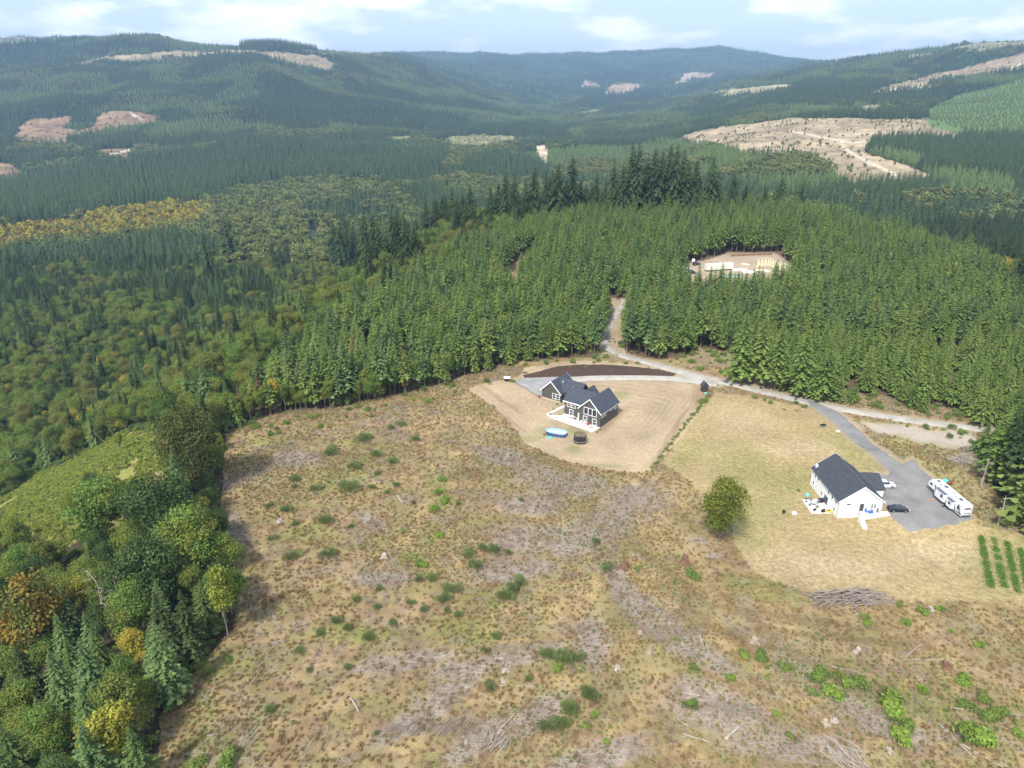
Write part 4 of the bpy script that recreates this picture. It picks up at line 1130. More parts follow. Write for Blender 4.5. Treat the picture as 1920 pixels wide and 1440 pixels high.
f_fbroad = foliage('far_leaves', (.13,.165,.05), (.19,.20,.065))
FV = {'far_tall': [far_conifer(s, 32, 4.6, f_far) for s in (1, 2, 3)], 'far_fir': [far_conifer(s, 21, 4.0, f_far) for s in (4, 5)],
      'far_young': [far_conifer(s, 17, 3.8, f_mid) for s in (6, 7)], 'far_broad': [far_broad(s, 5.5, f_fbroad) for s in (8, 9)], 'far_yellow': [far_broad(10, 5.0, f_yell), far_broad(11, 5.0, f_oran)]}
FL = {'far_tall': ('dark_conifer_forest', 'dark conifer forest filling the valley floor and lower hills'), 'far_fir': ('hillside_conifers', 'blue green conifer forest on the far hillsides'),
      'far_young': ('young_hillside_forest', 'lighter young forest in blocks on the hillsides'), 'far_broad': ('valley_broadleaf_wood', 'pale green broadleaf woods scattered through the valley'),
      'far_yellow': ('autumn_valley_wood', 'yellow and orange broadleaf trees on the valley floor at the left')}
for k, lst in FAR.items():
    if not lst: continue
    A = np.concatenate(lst); print(k, len(A))
    scatter(FL[k][0], [[m] for m in FV[k]], A[:, :3], A[:, 3], rng.uniform(0, 6.28, len(A)), rng.integers(0, len(FV[k]), len(A)), FL[k][1], 'forest')
print('individual', cnt, 'rest', {k: len(v) for k, v in rest.items()})
# ------------------------------------------------------------------ shared paint
white = simple('white_trim', (.78,.78,.77), .6, var=.04)
glass = simple('window_glass', (.025,.032,.045), .08, var=.3, scale=.7, spec=.9)
slate = simple('slate_shingles', (.048,.056,.074), .85, var=.6, scale=1.4)
slate2 = simple('charcoal_shingles', (.046,.052,.063), .85, var=.55, scale=1.4)
darkwall = simple('dark_siding', (.080,.075,.066), .8, var=.10, scale=1.0)
whitewall = simple('white_siding', (.76,.76,.75), .7, var=.05, scale=.8)
conc = simple('pale_concrete', (.62,.59,.53), .85, var=.12, scale=1.2)
beige = simple('beige_base', (.48,.42,.32), .85, var=.1)
blackp = simple('black_plastic', (.015,.015,.017), .5, var=.2)
rubber = simple('tyre_rubber', (.02,.02,.02), .85)
chrome = simple('grey_metal', (.45,.46,.47), .35, .8)
wood = simple('weathered_wood', (.33,.27,.20), .9, var=.3, scale=1.5)
lumber = simple('fresh_lumber', (.72,.66,.47), .8, var=.12, scale=2)
red = simple('red_plastic', (.45,.04,.04), .5); bluep = simple('blue_plastic', (.03,.16,.50), .5); turq = simple('turquoise_plastic', (.10,.52,.50), .5)
yellow = simple('yellow_plastic', (.75,.42,.03), .45); greenp = simple('green_tarp', (.13,.26,.13), .8); greyp = simple('grey_fabric', (.16,.165,.17), .8)

def gable(x0, x1, y0, y1, ze, zr, axis, over=.38, th=.16):
    """roof slabs of a gable roof with its ridge along axis"""
    b = MB()
    if axis == 'y':
        xm = (x0+x1)/2; sl = (zr-ze)/(xm-x0); zo = ze-sl*over
        b.slab([(xm,y0-over,zr),(xm,y1+over,zr),(x0-over,y1+over,zo),(x0-over,y0-over,zo)], (-sl,0,1), -th)
        b.slab([(xm,y0-over,zr),(x1+over,y0-over,zo),(x1+over,y1+over,zo),(xm,y1+over,zr)], (sl,0,1), -th)
    else:
        ym = (y0+y1)/2; sl = (zr-ze)/(ym-y0); zo = ze-sl*over
        b.slab([(x0-over,ym,zr),(x0-over,y0-over,zo),(x1+over,y0-over,zo),(x1+over,ym,zr)], (0,-sl,1), -th)
        b.slab([(x0-over,ym,zr),(x1+over,ym,zr),(x1+over,y1+over,zo),(x0-over,y1+over,zo)], (0,sl,1), -th)
    return b
def body(x0, x1, y0, y1, z0, ze, zr, axis):
    """walls with gable ends"""
    b = MB(); e = .02
    if axis == 'y':
        xm = (x0+x1)/2; P_ = [(x0,z0),(x1,z0),(x1,ze-e),(xm,zr-e),(x0,ze-e)]
        b.add([(p[0],y0,p[1]) for p in P_]+[(p[0],y1,p[1]) for p in P_], [(0,1,2,3,4),(9,8,7,6,5)]+[(i,i+5,(i+1)%5+5,(i+1)%5) for i in range(5)])
    else:
        ym = (y0+y1)/2; P_ = [(y0,z0),(y1,z0),(y1,ze-e),(ym,zr-e),(y0,ze-e)]
        b.add([(x0,p[0],p[1]) for p in P_]+[(x1,p[0],p[1]) for p in P_], [(4,3,2,1,0),(5,6,7,8,9)]+[(i,(i+1)%5,(i+1)%5+5,i+5) for i in range(5)])
    return b
def rake(x0, x1, y, ze, zr, over=.38, mat=None, parent=None, axis='y', w=.2):
    """white barge boards along a gable end"""
    xm = (x0+x1)/2; sl = (zr-ze)/(xm-x0); b = MB()
    for s, xe in ((-1, x0-over), (1, x1+over)):
        zo = ze-sl*over
        pts = [(xe, zo-w), (xm, zr-w), (xm, zr+.2), (xe, zo+.2)]
        t = .06 if y[1] > 0 else -.06
        if axis == 'y': q = [(p[0], y[0], p[1]) for p in pts]+[(p[0], y[0]+t, p[1]) for p in pts]
        else: q = [(y[0], p[0], p[1]) for p in pts]+[(y[0]+t, p[0], p[1]) for p in pts]
        b.add(q, [(0,1,2,3),(7,6,5,4),(0,4,5,1),(1,5,6,2),(2,6,7,3),(3,7,4,0)])
    return b.build('barge_board', mat or white, parent)
def window(parent, face, at, c, z0, z1, w, panes=1, name='window', mull=False, mat=white, gl=glass):
    """face 'y-' (front), 'x+', 'x-' ; at = wall coordinate; c = centre along the wall"""
    def tr(u, d, z):
        if face == 'y-': return (c+u, at-d, z)
        if face == 'x+': return (at+d, c+u, z)
        if face == 'x-': return (at-d, c-u, z)
        if face == 'y+': return (c-u, at+d, z)
    def bx(b, u0, u1, d0, d1, za, zb):
        vs = [tr(u0,d0,za),tr(u1,d0,za),tr(u1,d1,za),tr(u0,d1,za),tr(u0,d0,zb),tr(u1,d0,zb),tr(u1,d1,zb),tr(u0,d1,zb)]
        b.add(vs, [(0,3,2,1),(4,5,6,7),(0,1,5,4),(1,2,6,5),(2,3,7,6),(3,0,4,7)])
    b = MB(); fr = .15; h = w/2
    bx(b, -h, h, -.03, .09, z1-fr, z1); bx(b, -h, h, -.03, .10, z0, z0+fr)
    bx(b, -h, -h+fr, -.03, .085, z0+fr, z1-fr); bx(b, h-fr, h, -.03, .085, z0+fr, z1-fr)
    pw = (w-2*fr)/panes
    for k in range(1, panes):
        bx(b, -h+fr+pw*k-.1, -h+fr+pw*k+.1, -.03, .08, z0+fr, z1-fr)
    if mull:
        for k in range(panes):
            bx(b, -h+fr+pw*k+(.1 if k else 0), -h+fr+pw*(k+1)-(.1 if k < panes-1 else 0), -.02, .07, (z0+z1)/2-.05, (z0+z1)/2+.05)
    f = b.build(name, mat, parent)
    g = MB(); bx(g, -h+fr*.5, h-fr*.5, -.02, .035, z0+fr*.5, z1-fr*.5); g.build('pane', gl, f)
    return f
def legs_box(b, x0, x1, y0, y1, z, r=.03):
    for x in (x0, x1):
        for y in (y0, y1): b.tube((x, y, 0), (x, y, z), r, r, 5)

# ------------------------------------------------------------------ dark house
OX, OY = 26.8, 193.3
HR = -math.atan2(.6, .8)
hu = Vector((.8, -.6)); hv = Vector((.6, .8))
def HL(x, y): return (OX+hu.x*x+hv.x*y, OY+hu.y*x+hv.y*y)
hz0 = hz(*HL(-8, 5))
H = empty('dark_house', 'dark grey two storey house with slate gables and white trim beside the pool', 'house', (OX, OY, hz0), HR)
b = body(-7.5, 0, 0, 11, -1, 4.9, 8.5, 'y'); b.build('wall', darkwall, H, label='tall gabled wing wall with the three pane window')
body(-14.2, -7.52, 2, 10, -1, 4.9, 8.0, 'x').build('wall', darkwall, H)
body(-12.0, -6.6, 8.5, 11.2, -1, 4.9, 7.9, 'y').build('wall', darkwall, H)
body(-19.48, -14.22, 9.6, 15.4, -1, 3.7, 6.5, 'x').build('wall', darkwall, H)
body(-27, -19.5, 8, 17, -1, 3.4, 6.9, 'y').build('wall', darkwall, H, label='garage wall at the far left end')
gable(-7.5, 0, 0, 11, 4.9, 8.5, 'y').build('roof', slate, H)
gable(-14.2, -3.9, 2, 10, 4.88, 8.0, 'x').build('roof', slate, H)
gable(-12.0, -6.6, 6.2, 11.2, 4.9, 7.9, 'y', .3).build('roof', slate, H)
gable(-22.6, -13.2, 9.6, 15.4, 3.72, 7.0, 'x', .2).build('roof', slate, H)
gable(-27, -19.5, 8, 17, 3.4, 6.9, 'y').build('roof', slate, H, label='garage roof')
rake(-7.5, 0, (-.42, -1), 4.9, 8.5, parent=H); rake(-7.5, 0, (11.40, 1), 4.9, 8.5, parent=H)
rake(-27, -19.5, (7.58, -1), 3.4, 6.9, parent=H); rake(-27, -19.5, (17.4, 1), 3.4, 6.9, parent=H)
b = MB(); b.box(-14.6, -7.9, 1.50, 1.58, 4.42, 4.75); b.build('gutter', white, H)
b = MB(); b.box(.36, .46, -.4, 11.4, 4.36, 4.66); b.build('gutter', white, H)
b = MB(); b.box(-26.98, -19.6, 7.90, 7.99, -.2, .55); b.build('foundation', beige, H)
b = MB(); b.box(-7.95, -7.55, -.02, .25, 0, 2.6); b.box(-7.95, -7.55, -.02, .25, 2.6, 2.75); b.build('porch_post', white, H)
window(H, 'y-', 0, -3.6, 3.1, 5.5, 4.6, 3, mull=False)
window(H, 'y-', 0, -5.3, .35, 2.5, 1.5, 1, mull=True); window(H, 'y-', 0, -2.0, .25, 2.4, 1.5, 1, mull=True)
window(H, 'y-', 2, -11.7, 2.9, 4.45, 3.2, 2, mull=True); window(H, 'y-', 2, -11.6, .1, 2.2, 1.5, 1, 'door', mull=True)
window(H, 'x+', 0, 2.0, 3.0, 4.4, 3.0, 3); window(H, 'x+', 0, 6.3, 3.5, 4.4, 1.7, 1); window(H, 'x+', 0, 9.3, 3.0, 4.4, 1.7, 2)
window(H, 'y-', 8, -21.4, 1.0, 2.9, 2.9, 2, mull=True)
for q in ((-20.9, 11.2, 6.55), (-9.6, 8.6, 7.3), (-16.5, 10.6, 5.8)):
    b = MB(); b.tube((q[0], q[1], q[2]-.6), (q[0], q[1], q[2]+.2), .12, .12, 8); b.build('roof_vent', white, H)
b = MB(); b.tube((-27.6, 7.8, 0), (-27.6, 7.8, .1), .3); 
pz = hz0+.03
def slab_world(name, loc, z0, z1, mat):
    n = len(loc); w_ = [HL(*p) for p in loc]
    o = link(name, MB().prism(w_, z0, z1).mesh(name, mat)); o['kind'] = 'structure'; return o
slab_world('patio', [(-17.6, -2.2), (-16.2, -3.2), (-.3, -4.1), (.2, -.06), (-7.56, -.06), (-7.56, 1.94), (-14.1, 1.94), (-14.1, .3)], hz0-.6, hz0+.16, conc)
slab_world('garden_path', [(-18.6, -2.0), (-17.62, -2.3), (-16.2, 9.2), (-17.5, 9.4)], hz0-.6, hz0+.22, conc)
# furniture on the patio
def stand(name, label, cat, x, y, z, rz=0, group=None): return empty(name, label, cat, (*HL(x, y), z), HR+rz, group)
t = stand('patio_table', 'white oval table on the stone patio below the dark house', 'table', -10.6, .2, hz0+.16)
MB().loft([[(1.15*math.cos(a), .75*math.sin(a), z) for a in np.linspace(0, 2*PI, 17)[:-1]] for z in (.70, .76)]).build('tabletop', white, t)
for s in (-.7, .7):
    for s2 in (-.4, .4): MB().tube((s, s2, 0), (s, s2, .7), .04, .04, 6).build('leg', white, t)
def chair(name, label, x, y, z, rz, mat, group=None, local=True):
    c = stand(name, label, 'chair', x, y, z, rz, group) if local else empty(name, label, 'chair', (x, y, z), rz, group)
    MB().box(-.28, .28, -.28, .28, .40, .47).build('seat', mat, c)
    b = MB(); b.slab([(-.28,.26,.45),(.28,.26,.45),(.28,.42,1.0),(-.28,.42,1.0)], (0,-1,.3), .05); b.build('backrest', mat, c)
    for x_, y_ in ((-.25,-.25),(.25,-.25),(-.25,.25),(.25,.25)): MB().tube((x_, y_, 0), (x_, y_, .41), .025, .025, 5).build('leg', mat, c)
    return c
chair('patio_chair', 'white chair left of the oval patio table', -12.4, .1, hz0+.16, 1.4, white)
chair('patio_chair', 'dark chair right of the oval patio table', -9.0, .2, hz0+.16, -1.5, blackp)
chair('patio_chair', 'red chair on the patio by the double hung windows', -3.7, -1.2, hz0+.16, .2, red)
chair('patio_chair', 'white chair left of the red chair', -5.0, -.9, hz0+.16, .1, white)
chair('patio_chair', 'pale chair in front of the left wing window', -5.9, -1.3, hz0+.16, .5, white)
t = stand('lounge_table', 'low pale table near the right end of the patio', 'table', -2.2, -1.9, hz0+.16)
MB().box(-.7, .7, -.4, .4, .32, .38).build('tabletop', beige, t)
for s in (-.6, .6):
    for s2 in (-.3, .3): MB().tube((s, s2, 0), (s, s2, .32), .03, .03, 5).build('leg', white, t)
# bins at the garage corner
b = MB(); b.loft([[(.35*k*math.cos(a), .35*k*math.sin(a), z) for a in np.linspace(0, 2*PI, 9)[:-1]] for z, k in ((0, .8), (.9, 1), (1.0, 1.08), (1.05, .6))])
o = link('waste_bin', b.mesh('waste_bin', red), None, (*HL(-27.7, 7.3), hz0)); tag(o, 'red bin at the left corner of the garage', 'bin')
# ------------------------------------------------------------------ swimming pool and trampoline
px_, py_, pzz = ground(1043.5, 815)
e = empty('swimming_pool', 'oval above ground pool with blue rim and pale blue water', 'pool', (px_, py_, hz(px_, py_)), -.40)
def oval(a, r, z, n=28):
    pts = []
    for i in range(n):
        t = 2*PI*i/n; x = math.cos(t); y = math.sin(t)
        k = 1/(abs(x)**3.2+abs(y)**3.2)**(1/3.2)
        pts.append((a*x*k, r*y*k, z))
    return pts
poolblue = simple('pool_wall_blue', (.045,.085,.20), .5, var=.3, scale=1.2)
poolwater = simple('pool_water', (.42,.62,.70), .12, var=.08, scale=.8)
b = MB(); b.loft([oval(3.15, 1.65, -.1), oval(3.2, 1.7, 1.15)], cap=False); b.loft([oval(3.0, 1.5, 1.15), oval(2.95, 1.45, .3)], cap=False); b.build('pool_wall', poolblue, e)
b = MB(); b.loft([oval(3.22, 1.72, 1.1), oval(3.22, 1.72, 1.22), oval(2.98, 1.48, 1.22), oval(2.98, 1.48, 1.1)], cap=False); b.build('rim', simple('pool_rim', (.28,.42,.58), .5), e)
b = MB(); b.add(oval(3.0, 1.5, 1.02), [tuple(range(28))]); b.build('water', poolwater, e)
for i, (x, y) in enumerate([(-2.4,-1.72),(-1.4,-1.78),(-.4,-1.78),(.6,-1.78),(1.6,-1.78),(2.5,-1.68),(-3.05,-1.0),(3.05,-1.0),(-2.4,1.72),(-.8,1.78),(.8,1.78),(2.4,1.72)]):
    MB().tube((x, y, 0), (x, y, 1.12), .05, .05, 6).build('frame_leg', chrome, e)
gx, gy, gz_ = ground(1031, 818.5)
gx, gy, gz_ = ground(1031, 821)
b = MB(); b.loft([[(.85*k*math.cos(a), .5*k*math.sin(a), z) for a in np.linspace(0, 2*PI, 17)[:-1]] for z, k in ((0, .9), (.32, 1), (.34, .85), (.12, .75))])
o = link('wading_pool', b.mesh('wading_pool', turq), None, (gx, gy, gz_)); tag(o, 'small turquoise tub on the ground in front of the oval pool', 'tub')
gx, gy, gz_ = ground(1087.5, 828.5)
e = empty('trampoline', 'round black trampoline with a net on the bare yard near the pool', 'trampoline', (gx, gy, gz_))
ring = lambda r, z, n=28: [(r*math.cos(2*PI*i/n), r*math.sin(2*PI*i/n), z) for i in range(n)]
b = MB(); b.add(ring(1.72, .72), [tuple(range(28))]); b.build('mat', simple('black_mesh_mat', (.02,.025,.035), .7), e)
b = MB(); b.loft([ring(1.75, .70), ring(1.75, .80), ring(2.12, .78), ring(2.12, .68)], cap=False); b.build('padding', simple('grey_padding', (.17,.16,.15), .7), e)
m, t_, o_ = newmat('safety_net'); tb = N(t_, 'ShaderNodeBsdfTransparent'); db = N(t_, 'ShaderNodeBsdfDiffuse', inp={0: (.05, .045, .03, 1)}); mx = N(t_, 'ShaderNodeMixShader', inp={0: .5})
L(t_, tb.outputs[0], mx.inputs[1]); L(t_, db.outputs[0], mx.inputs[2]); L(t_, mx.outputs[0], o_.inputs['Surface'])
b = MB(); b.loft([ring(1.85, .8), ring(1.9, 1.7), ring(1.85, 2.45)], cap=False); b.build('net', m, e)
b = MB(); rr = ring(1.86, 2.46, 24)
for i in range(24): b.tube(rr[i], rr[(i+1) % 24], .03, .03, 4, False)
b.build('top_ring', blackp, e)
for i in range(6):
    a = i*PI/3+.3
    MB().tube((2.0*math.cos(a), 2.0*math.sin(a), 0), (1.88*math.cos(a), 1.88*math.sin(a), 2.46), .035, .035, 6).build('pole', blackp, e)
# ------------------------------------------------------------------ small things round the yard
def small_shed(name, label, cat, px, py, w, d, h, zr, rz, wall, roofm):
    X, Y, Z = ground(px, py); e = empty(name, label, cat, (X, Y, Z), rz)
    body(-w/2, w/2, 0, d, -.3, h, zr, 'y').build('wall', wall, e)
    gable(-w/2, w/2, 0, d, h, zr, 'y', .22, .1).build('roof', roofm, e)
    MB().box(-.45, .45, -.06, -.01, 0, 1.9).build('door', wall, e)
    return e
small_shed('garden_shed', 'narrow dark shed with a steep gable at the top of the shrub row', 'shed', 1322, 735, 2.0, 1.6, 2.3, 3.5, .2, simple('black_brown_boards', (.045,.042,.042), .8), slate2)
X, Y, Z = ground(1322, 738.5); b = MB(); b.loft([[(.5*k*math.cos(a), .3*k*math.sin(a), z) for a in np.linspace(0, 2*PI, 11)[:-1]] for z, k in ((0, .8), (.25, 1), (.5, .7), (.58, .2))])
o = link('garden_tub', b.mesh('garden_tub', turq), None, (X+.2, Y, Z)); tag(o, 'pale turquoise tub at the foot of the narrow shed', 'tub')
X, Y, Z = ground(951, 714); e = empty('utility_trailer', 'small covered trailer with a white top near the end of the gravel apron', 'trailer', (X, Y, Z), -.1)
b = MB(); b.loft([[(x*1.1, y, z) for x, y in ((-1,-.7),(1,-.7),(1,.7),(-1,.7))] for z in (.35, 1.1)]); b.build('bed', blackp, e)
b = MB(); b.loft([[(1.12*x, k*y, z) for x, y in ((-1,-.72),(1,-.72),(1,.72),(-1,.72))] for z, k in ((1.1, 1), (1.4, .9), (1.55, .5))]); b.build('cover', white, e)
for s in (-.78, .78): MB().tube((-.2, s-.08, .33), (-.2, s+.08, .33), .33, .33, 12).build('wheel', rubber, e)
X, Y, Z = ground(984, 700); b = MB()
for i, (x, y, z, r) in enumerate([(0,0,.3,.55),(.7,.1,.2,.4),(-.6,.1,.2,.35)]): b.loft([[(x+r*k*math.cos(a), y+r*.8*k*math.sin(a), z*zz_) for a in np.linspace(0, 2*PI, 9)[:-1]] for zz_, k in ((0, 1), (1.5, .9), (2.4, .5))])
o = link('boulder', b.mesh('boulder', simple('dark_rock', (.10,.095,.09), .9)), None, (X, Y, Z)); tag(o, 'dark rocks at the left tip of the planting bank', 'rock')
X, Y, Z = ground(1543, 800); e = empty('storage_box', 'dark grey box on the dry lawn near the road fork', 'box', (X, Y, Z), .3)
MB().box(-.8, .8, -.5, .5, 0, .65).build('box', greyp, e); MB().box(-.84, .84, -.54, .54, .65, .75).build('lid', blackp, e)
for q, (x_, y_) in enumerate([(1373, 735), (1571, 809)]):
    X, Y, Z = ground(x_, y_); b = MB().slab([(-.6,-.4,.15),(.6,-.4,.15),(.6,.4,.25),(-.6,.4,.25)], (0,0,1), .15)
    o = link('flat_stone', b.mesh('flat_stone', [greyp, conc][q]), None, (X, Y, Z)); tag(o, ['flat grey slab on the lawn near the narrow shed', 'flat pale slab on the verge of the grey driveway'][q], 'slab')
# soil bank: a long planted bank above the driveway
bk = [(979,704),(1000,699),(1040,688),(1080,684),(1130,684),(1190,688),(1240,694),(1269,701),(1262,704),(1200,703.5),(1130,703),(1060,705),(1010,706),(985,707)]
G = np.array([ground(*p)[:2] for p in bk])
xs = np.arange(G[:,0].min()-1, G[:,0].max()+1, .4); ys = np.arange(G[:,1].min()-1, G[:,1].max()+1, .4)
XX, YY = np.meshgrid(xs, ys); sd = poly_sd(XX, YY, G)+.3*fbm(XX, YY, 2, 3, 5)
ZZ = height(XX, YY)+np.clip(sd, -.3, 3)*.42+.15*fbm(XX, YY, 1.2, 3, 9)*(sd > 0)
idx = np.arange(XX.size).reshape(XX.shape); kq = (sd[:-1,:-1] > -.2) | (sd[1:,1:] > -.2)
o = link('planting_bank', mesh_np('planting_bank', np.stack([XX.ravel(), YY.ravel(), ZZ.ravel()], -1), np.stack([idx[:-1,:-1], idx[:-1,1:], idx[1:,1:], idx[1:,:-1]], -1)[kq], simple('dark_bark_mulch', (.055,.033,.022), .95, var=.5, scale=1.5, bump=.6))); o['kind'] = 'structure'

# shrub meshes
def shrub_mesh(name, mat, n, size, seed, rx=1.0, rz=.8, spiky=False):
    r = np.random.default_rng(seed)
    nl = 5; cen = np.column_stack([r.uniform(-.5, .5, nl)*rx, r.uniform(-.5, .5, nl)*rx, r.uniform(.35, .75, nl)*rz]); rad = r.uniform(.35, .6, nl)*rx
    li = r.integers(0, nl, n); d = r.standard_normal((n, 3)); d /= np.linalg.norm(d, axis=1)[:, None]; d[:, 2] = np.abs(d[:, 2])*1.2-.3
    C_ = cen[li]+d*(rad[li]*r.uniform(.55, 1.15, n))[:, None]; C_[:, 2] = np.maximum(C_[:, 2], .04)
    tint = np.clip(r.uniform(.3, .7, nl)[li]+r.uniform(-.25, .25, n), 0, 1)
    if spiky:
        V = []; T = []
        for c, t in zip(C_, tint):
            o2 = r.uniform(0, 6.28); w = size*.22; up = np.array([c[0]*.35+r.uniform(-.1, .1), c[1]*.35+r.uniform(-.1, .1), .55+r.uniform(0, .3)])*size*2.2
            s = np.array([math.cos(o2)*w, math.sin(o2)*w, 0])
            V += [c-s-up*.3, c+s-up*.3, c+up*.6]; T += [t-.1, t-.1, min(1, t+.15)]
        V = np.array(V); V[:, 2] = np.maximum(V[:, 2], -.05)
        return mesh_np(name, V, np.arange(len(V)).reshape(-1, 3), mat, tint=T)
    V, T = leaf_quads(C_, size, r, d, tint)
    return mesh_np(name, V, np.arange(len(V)).reshape(-1, 4), mat, tint=T)
SH = {'broom': [shrub_mesh('broom_shrub', foliage('broom_green', (.19,.25,.095), (.24,.30,.11), None, .4), 1000, .17, 500+i, 1.25, 1.05, True) for i in range(3)],
      'leafy': [shrub_mesh('leafy_shrub', foliage('shrub_green', (.18,.26,.065), (.23,.30,.075), None, .4), 900, .18, 510+i, 1.2) for i in range(3)],
      'lime': [shrub_mesh('lime_shrub', foliage('bright_leaves', (.17,.26,.05), (.22,.30,.06)), 1000, .18, 520+i) for i in range(2)]}
def put_shrub(px, py, wpx, kind, label, group=None, k=0, name='shrub', cat='shrub'):
    X, Y, Z = ground(px, py)
    dep = Y*CP-(Z-CAMH)*SP
    s = wpx/2*dep/FPX/(1.1 if kind == 'lime' or py > 1200 else 1.25)
    o = link(name, SH[kind][k % len(SH[kind])], None, (X, Y, Z), (0, 0, random.uniform(0, 6.28)), (s, s, s*random.uniform(.8, 1.1)))
    tag(o, label, cat, group); return o
# row of shrubs between the two yards
N_ROW = 34
a0 = ground(1329, 741); a1 = ground(1222, 878)
for i in range(N_ROW):
    t = i/(N_ROW-1)
    if i in (2, 30): continue
    X = a0[0]+(a1[0]-a0[0])*t+random.uniform(-.25, .25); Y = a0[1]+(a1[1]-a0[1])*t+random.uniform(-.3, .3)
    s = random.uniform(.5, .8)*(1.9 if i in (3, 4) else 1)
    o = link('hedge_shrub', SH['leafy'][i % 3], None, (X, Y, hz(X, Y)), (0, 0, random.uniform(0, 6)), (s, s, s*.9))
    if i in (3, 4): tag(o, 'largest shrub of the straight row, just below the narrow shed', 'shrub', 'two large shrubs at the shed end of the row')
    else: tag(o, 'small green shrub in the straight row dividing the bare yard from the lawn', 'shrub', 'shrubs in the straight row between yard and lawn')
for (px, py, w, lab) in [(1045,758,7,'first shrub beside the garden path below the garage'),(1038,768,6,'second shrub on the left of the garden path'),(1031,777,6,'lower shrub left of the garden path'),(1058,770,6,'shrub to the right of the garden path, highest'),(1050,779,5,'shrub right of the garden path, middle'),(1044,784,5,'shrub at the lower right of the garden path'),(1124,806,7,'shrub at the right end of the stone patio'),(1120,811,6,'low shrub at the tip of the stone patio'),(1020,816,7,'weedy clump left of the oval pool')]:
    put_shrub(px, py, w, 'leafy', lab)
for i, (px, py) in enumerate([(1100,690),(1088,692),(1121,687),(1163,689),(1146,699),(1215,691),(1232,698),(1209,699),(1245,698),(1028,697),(1010,702),(1175,690)]):
    X, Y, Z = ground(px, py+1); o = link('bedding_plant', SH['lime'][i % 2], None, (X, Y, Z+.55), 0, .34); tag(o, 'tiny pale plant set in the dark planting bank', 'plant', 'plants in the dark planting bank')

# shrubs over the clearing: picture position, width and kind
S6 = [(803,240,22),(540,340,44),(735,355,30),(805,390,28),(630,405,34),(740,445,20),(825,495,24),(612,505,50),(714,505,24),(785,530,20),(462,515,28),(365,505,20),(330,600,40),(258,590,20),(370,672,24),(502,650,42),(272,735,26),(355,805,46),(115,795,30),(510,800,44),(620,680,22),(1385,565,18),(1140,800,38),(1215,775,32),(1265,785,40),(1180,850,36),(1330,800,22),(1725,750,30),(1765,865,36),(1310,985,44),(1350,960,44),(1385,925,40),(925,915,28),(980,915,34),(750,960,24),(640,1010,28),(735,1045,26),(555,1105,28),(605,1140,24),(480,1165,24),(1075,965,44),(1040,1005,40),(945,1055,28),(890,1030,24),(1055,1060,24),(1105,1080,28),(1275,1175,24),(700,1175,36),(370,470,30),(1105,580,18),(680,280,44),(650,420,20),(840,220,26),(910,290,24)]
L6 = [(940,845,36),(1020,720,26),(1010,520,30),(1040,560,30),(990,600,30),(1030,470,24),(860,700,20)]
S7 = [(1175,650,24),(1010,680,32),(1455,710,44),(1365,775,52),(1275,860,46),(1335,850,44),(1040,465,24),(985,520,22),(1260,535,36),(1340,550,52),(1405,555,34),(570,395,28),(460,455,34),(240,440,24),(195,610,20),(365,600,24),(145,525,24),(495,895,20),(20,790,32),(1900,760,34),(315,385,26),(365,415,26)]
L7 = [(1475,800,32),(1310,590,30),(1440,860,24),(1530,930,22)]
S8 = [(435,265,44),(190,245,20),(740,640,38),(845,680,38),(985,710,54),(1110,740,50),(1180,760,48),(970,800,28),(1375,940,46),(600,740,22),(420,850,30),(865,1000,24),(1660,860,46),(1760,890,54),(1740,825,38),(430,690,26),(360,565,18),(1815,890,34),(1200,460,30),(1355,410,22)]
L8 = [(660,630,34),(1060,790,60),(1330,840,90),(1370,990,64),(1700,970,96),(1900,985,38),(1460,785,38),(1640,735,48),(1715,590,30),(1460,440,30),(1540,425,28),(1215,490,26),(765,740,20),(810,900,24),(1890,940,24),(600,735,24),(1590,530,18),(1390,490,26)]
S5 = [(805,1400,44),(945,1395,54),(850,1040,24),(930,990,22),(975,550,26)]
def region(px, py):
    col_ = 'left' if px < 640 else ('right' if px > 1150 else 'middle')
    if py < 860: r1 = 'below the forest edge'
    elif py < 1010: r1 = 'among the dead wood of the upper clearing'
    elif py < 1180: r1 = 'half way down the clearing'
    elif py < 1310: r1 = 'in the lower clearing'
    else: r1 = 'near the bottom edge'
    return r1+', '+col_
cnt_s = {}
for lst, ox, oy, sc_, kd in [(S6,400,700,2.4,'broom'),(L6,400,700,2.4,'lime'),(S7,500,1000,2.4,'broom'),(L7,500,1000,2.4,'lime'),(S8,1120,960,2.4,'leafy'),(L8,1120,960,2.4,'lime'),(S5,0,780,2.18,'leafy')]:
    for i, (zx, zy, w) in enumerate(lst):
        px, py = ox+zx/sc_, oy+zy/sc_; wp = w*2.1/sc_
        sz = 'large' if wp > 34 else ('small' if wp < 20 else 'medium')
        cw = {'broom': 'dark green upright', 'leafy': 'mid green', 'lime': 'bright yellow green'}[kd]
        lab = '%s %s shrub %s' % (sz, cw, region(px, py))
        put_shrub(px, py+wp*.28, wp, kd, lab, 'clearing: '+lab, i)
o = put_shrub(777, 944, 15, 'leafy', 'rust orange dried shrub beside the bright green weeds in the upper clearing'); o.material_slots[0].link = 'OBJECT'; o.material_slots[0].material = f_rust

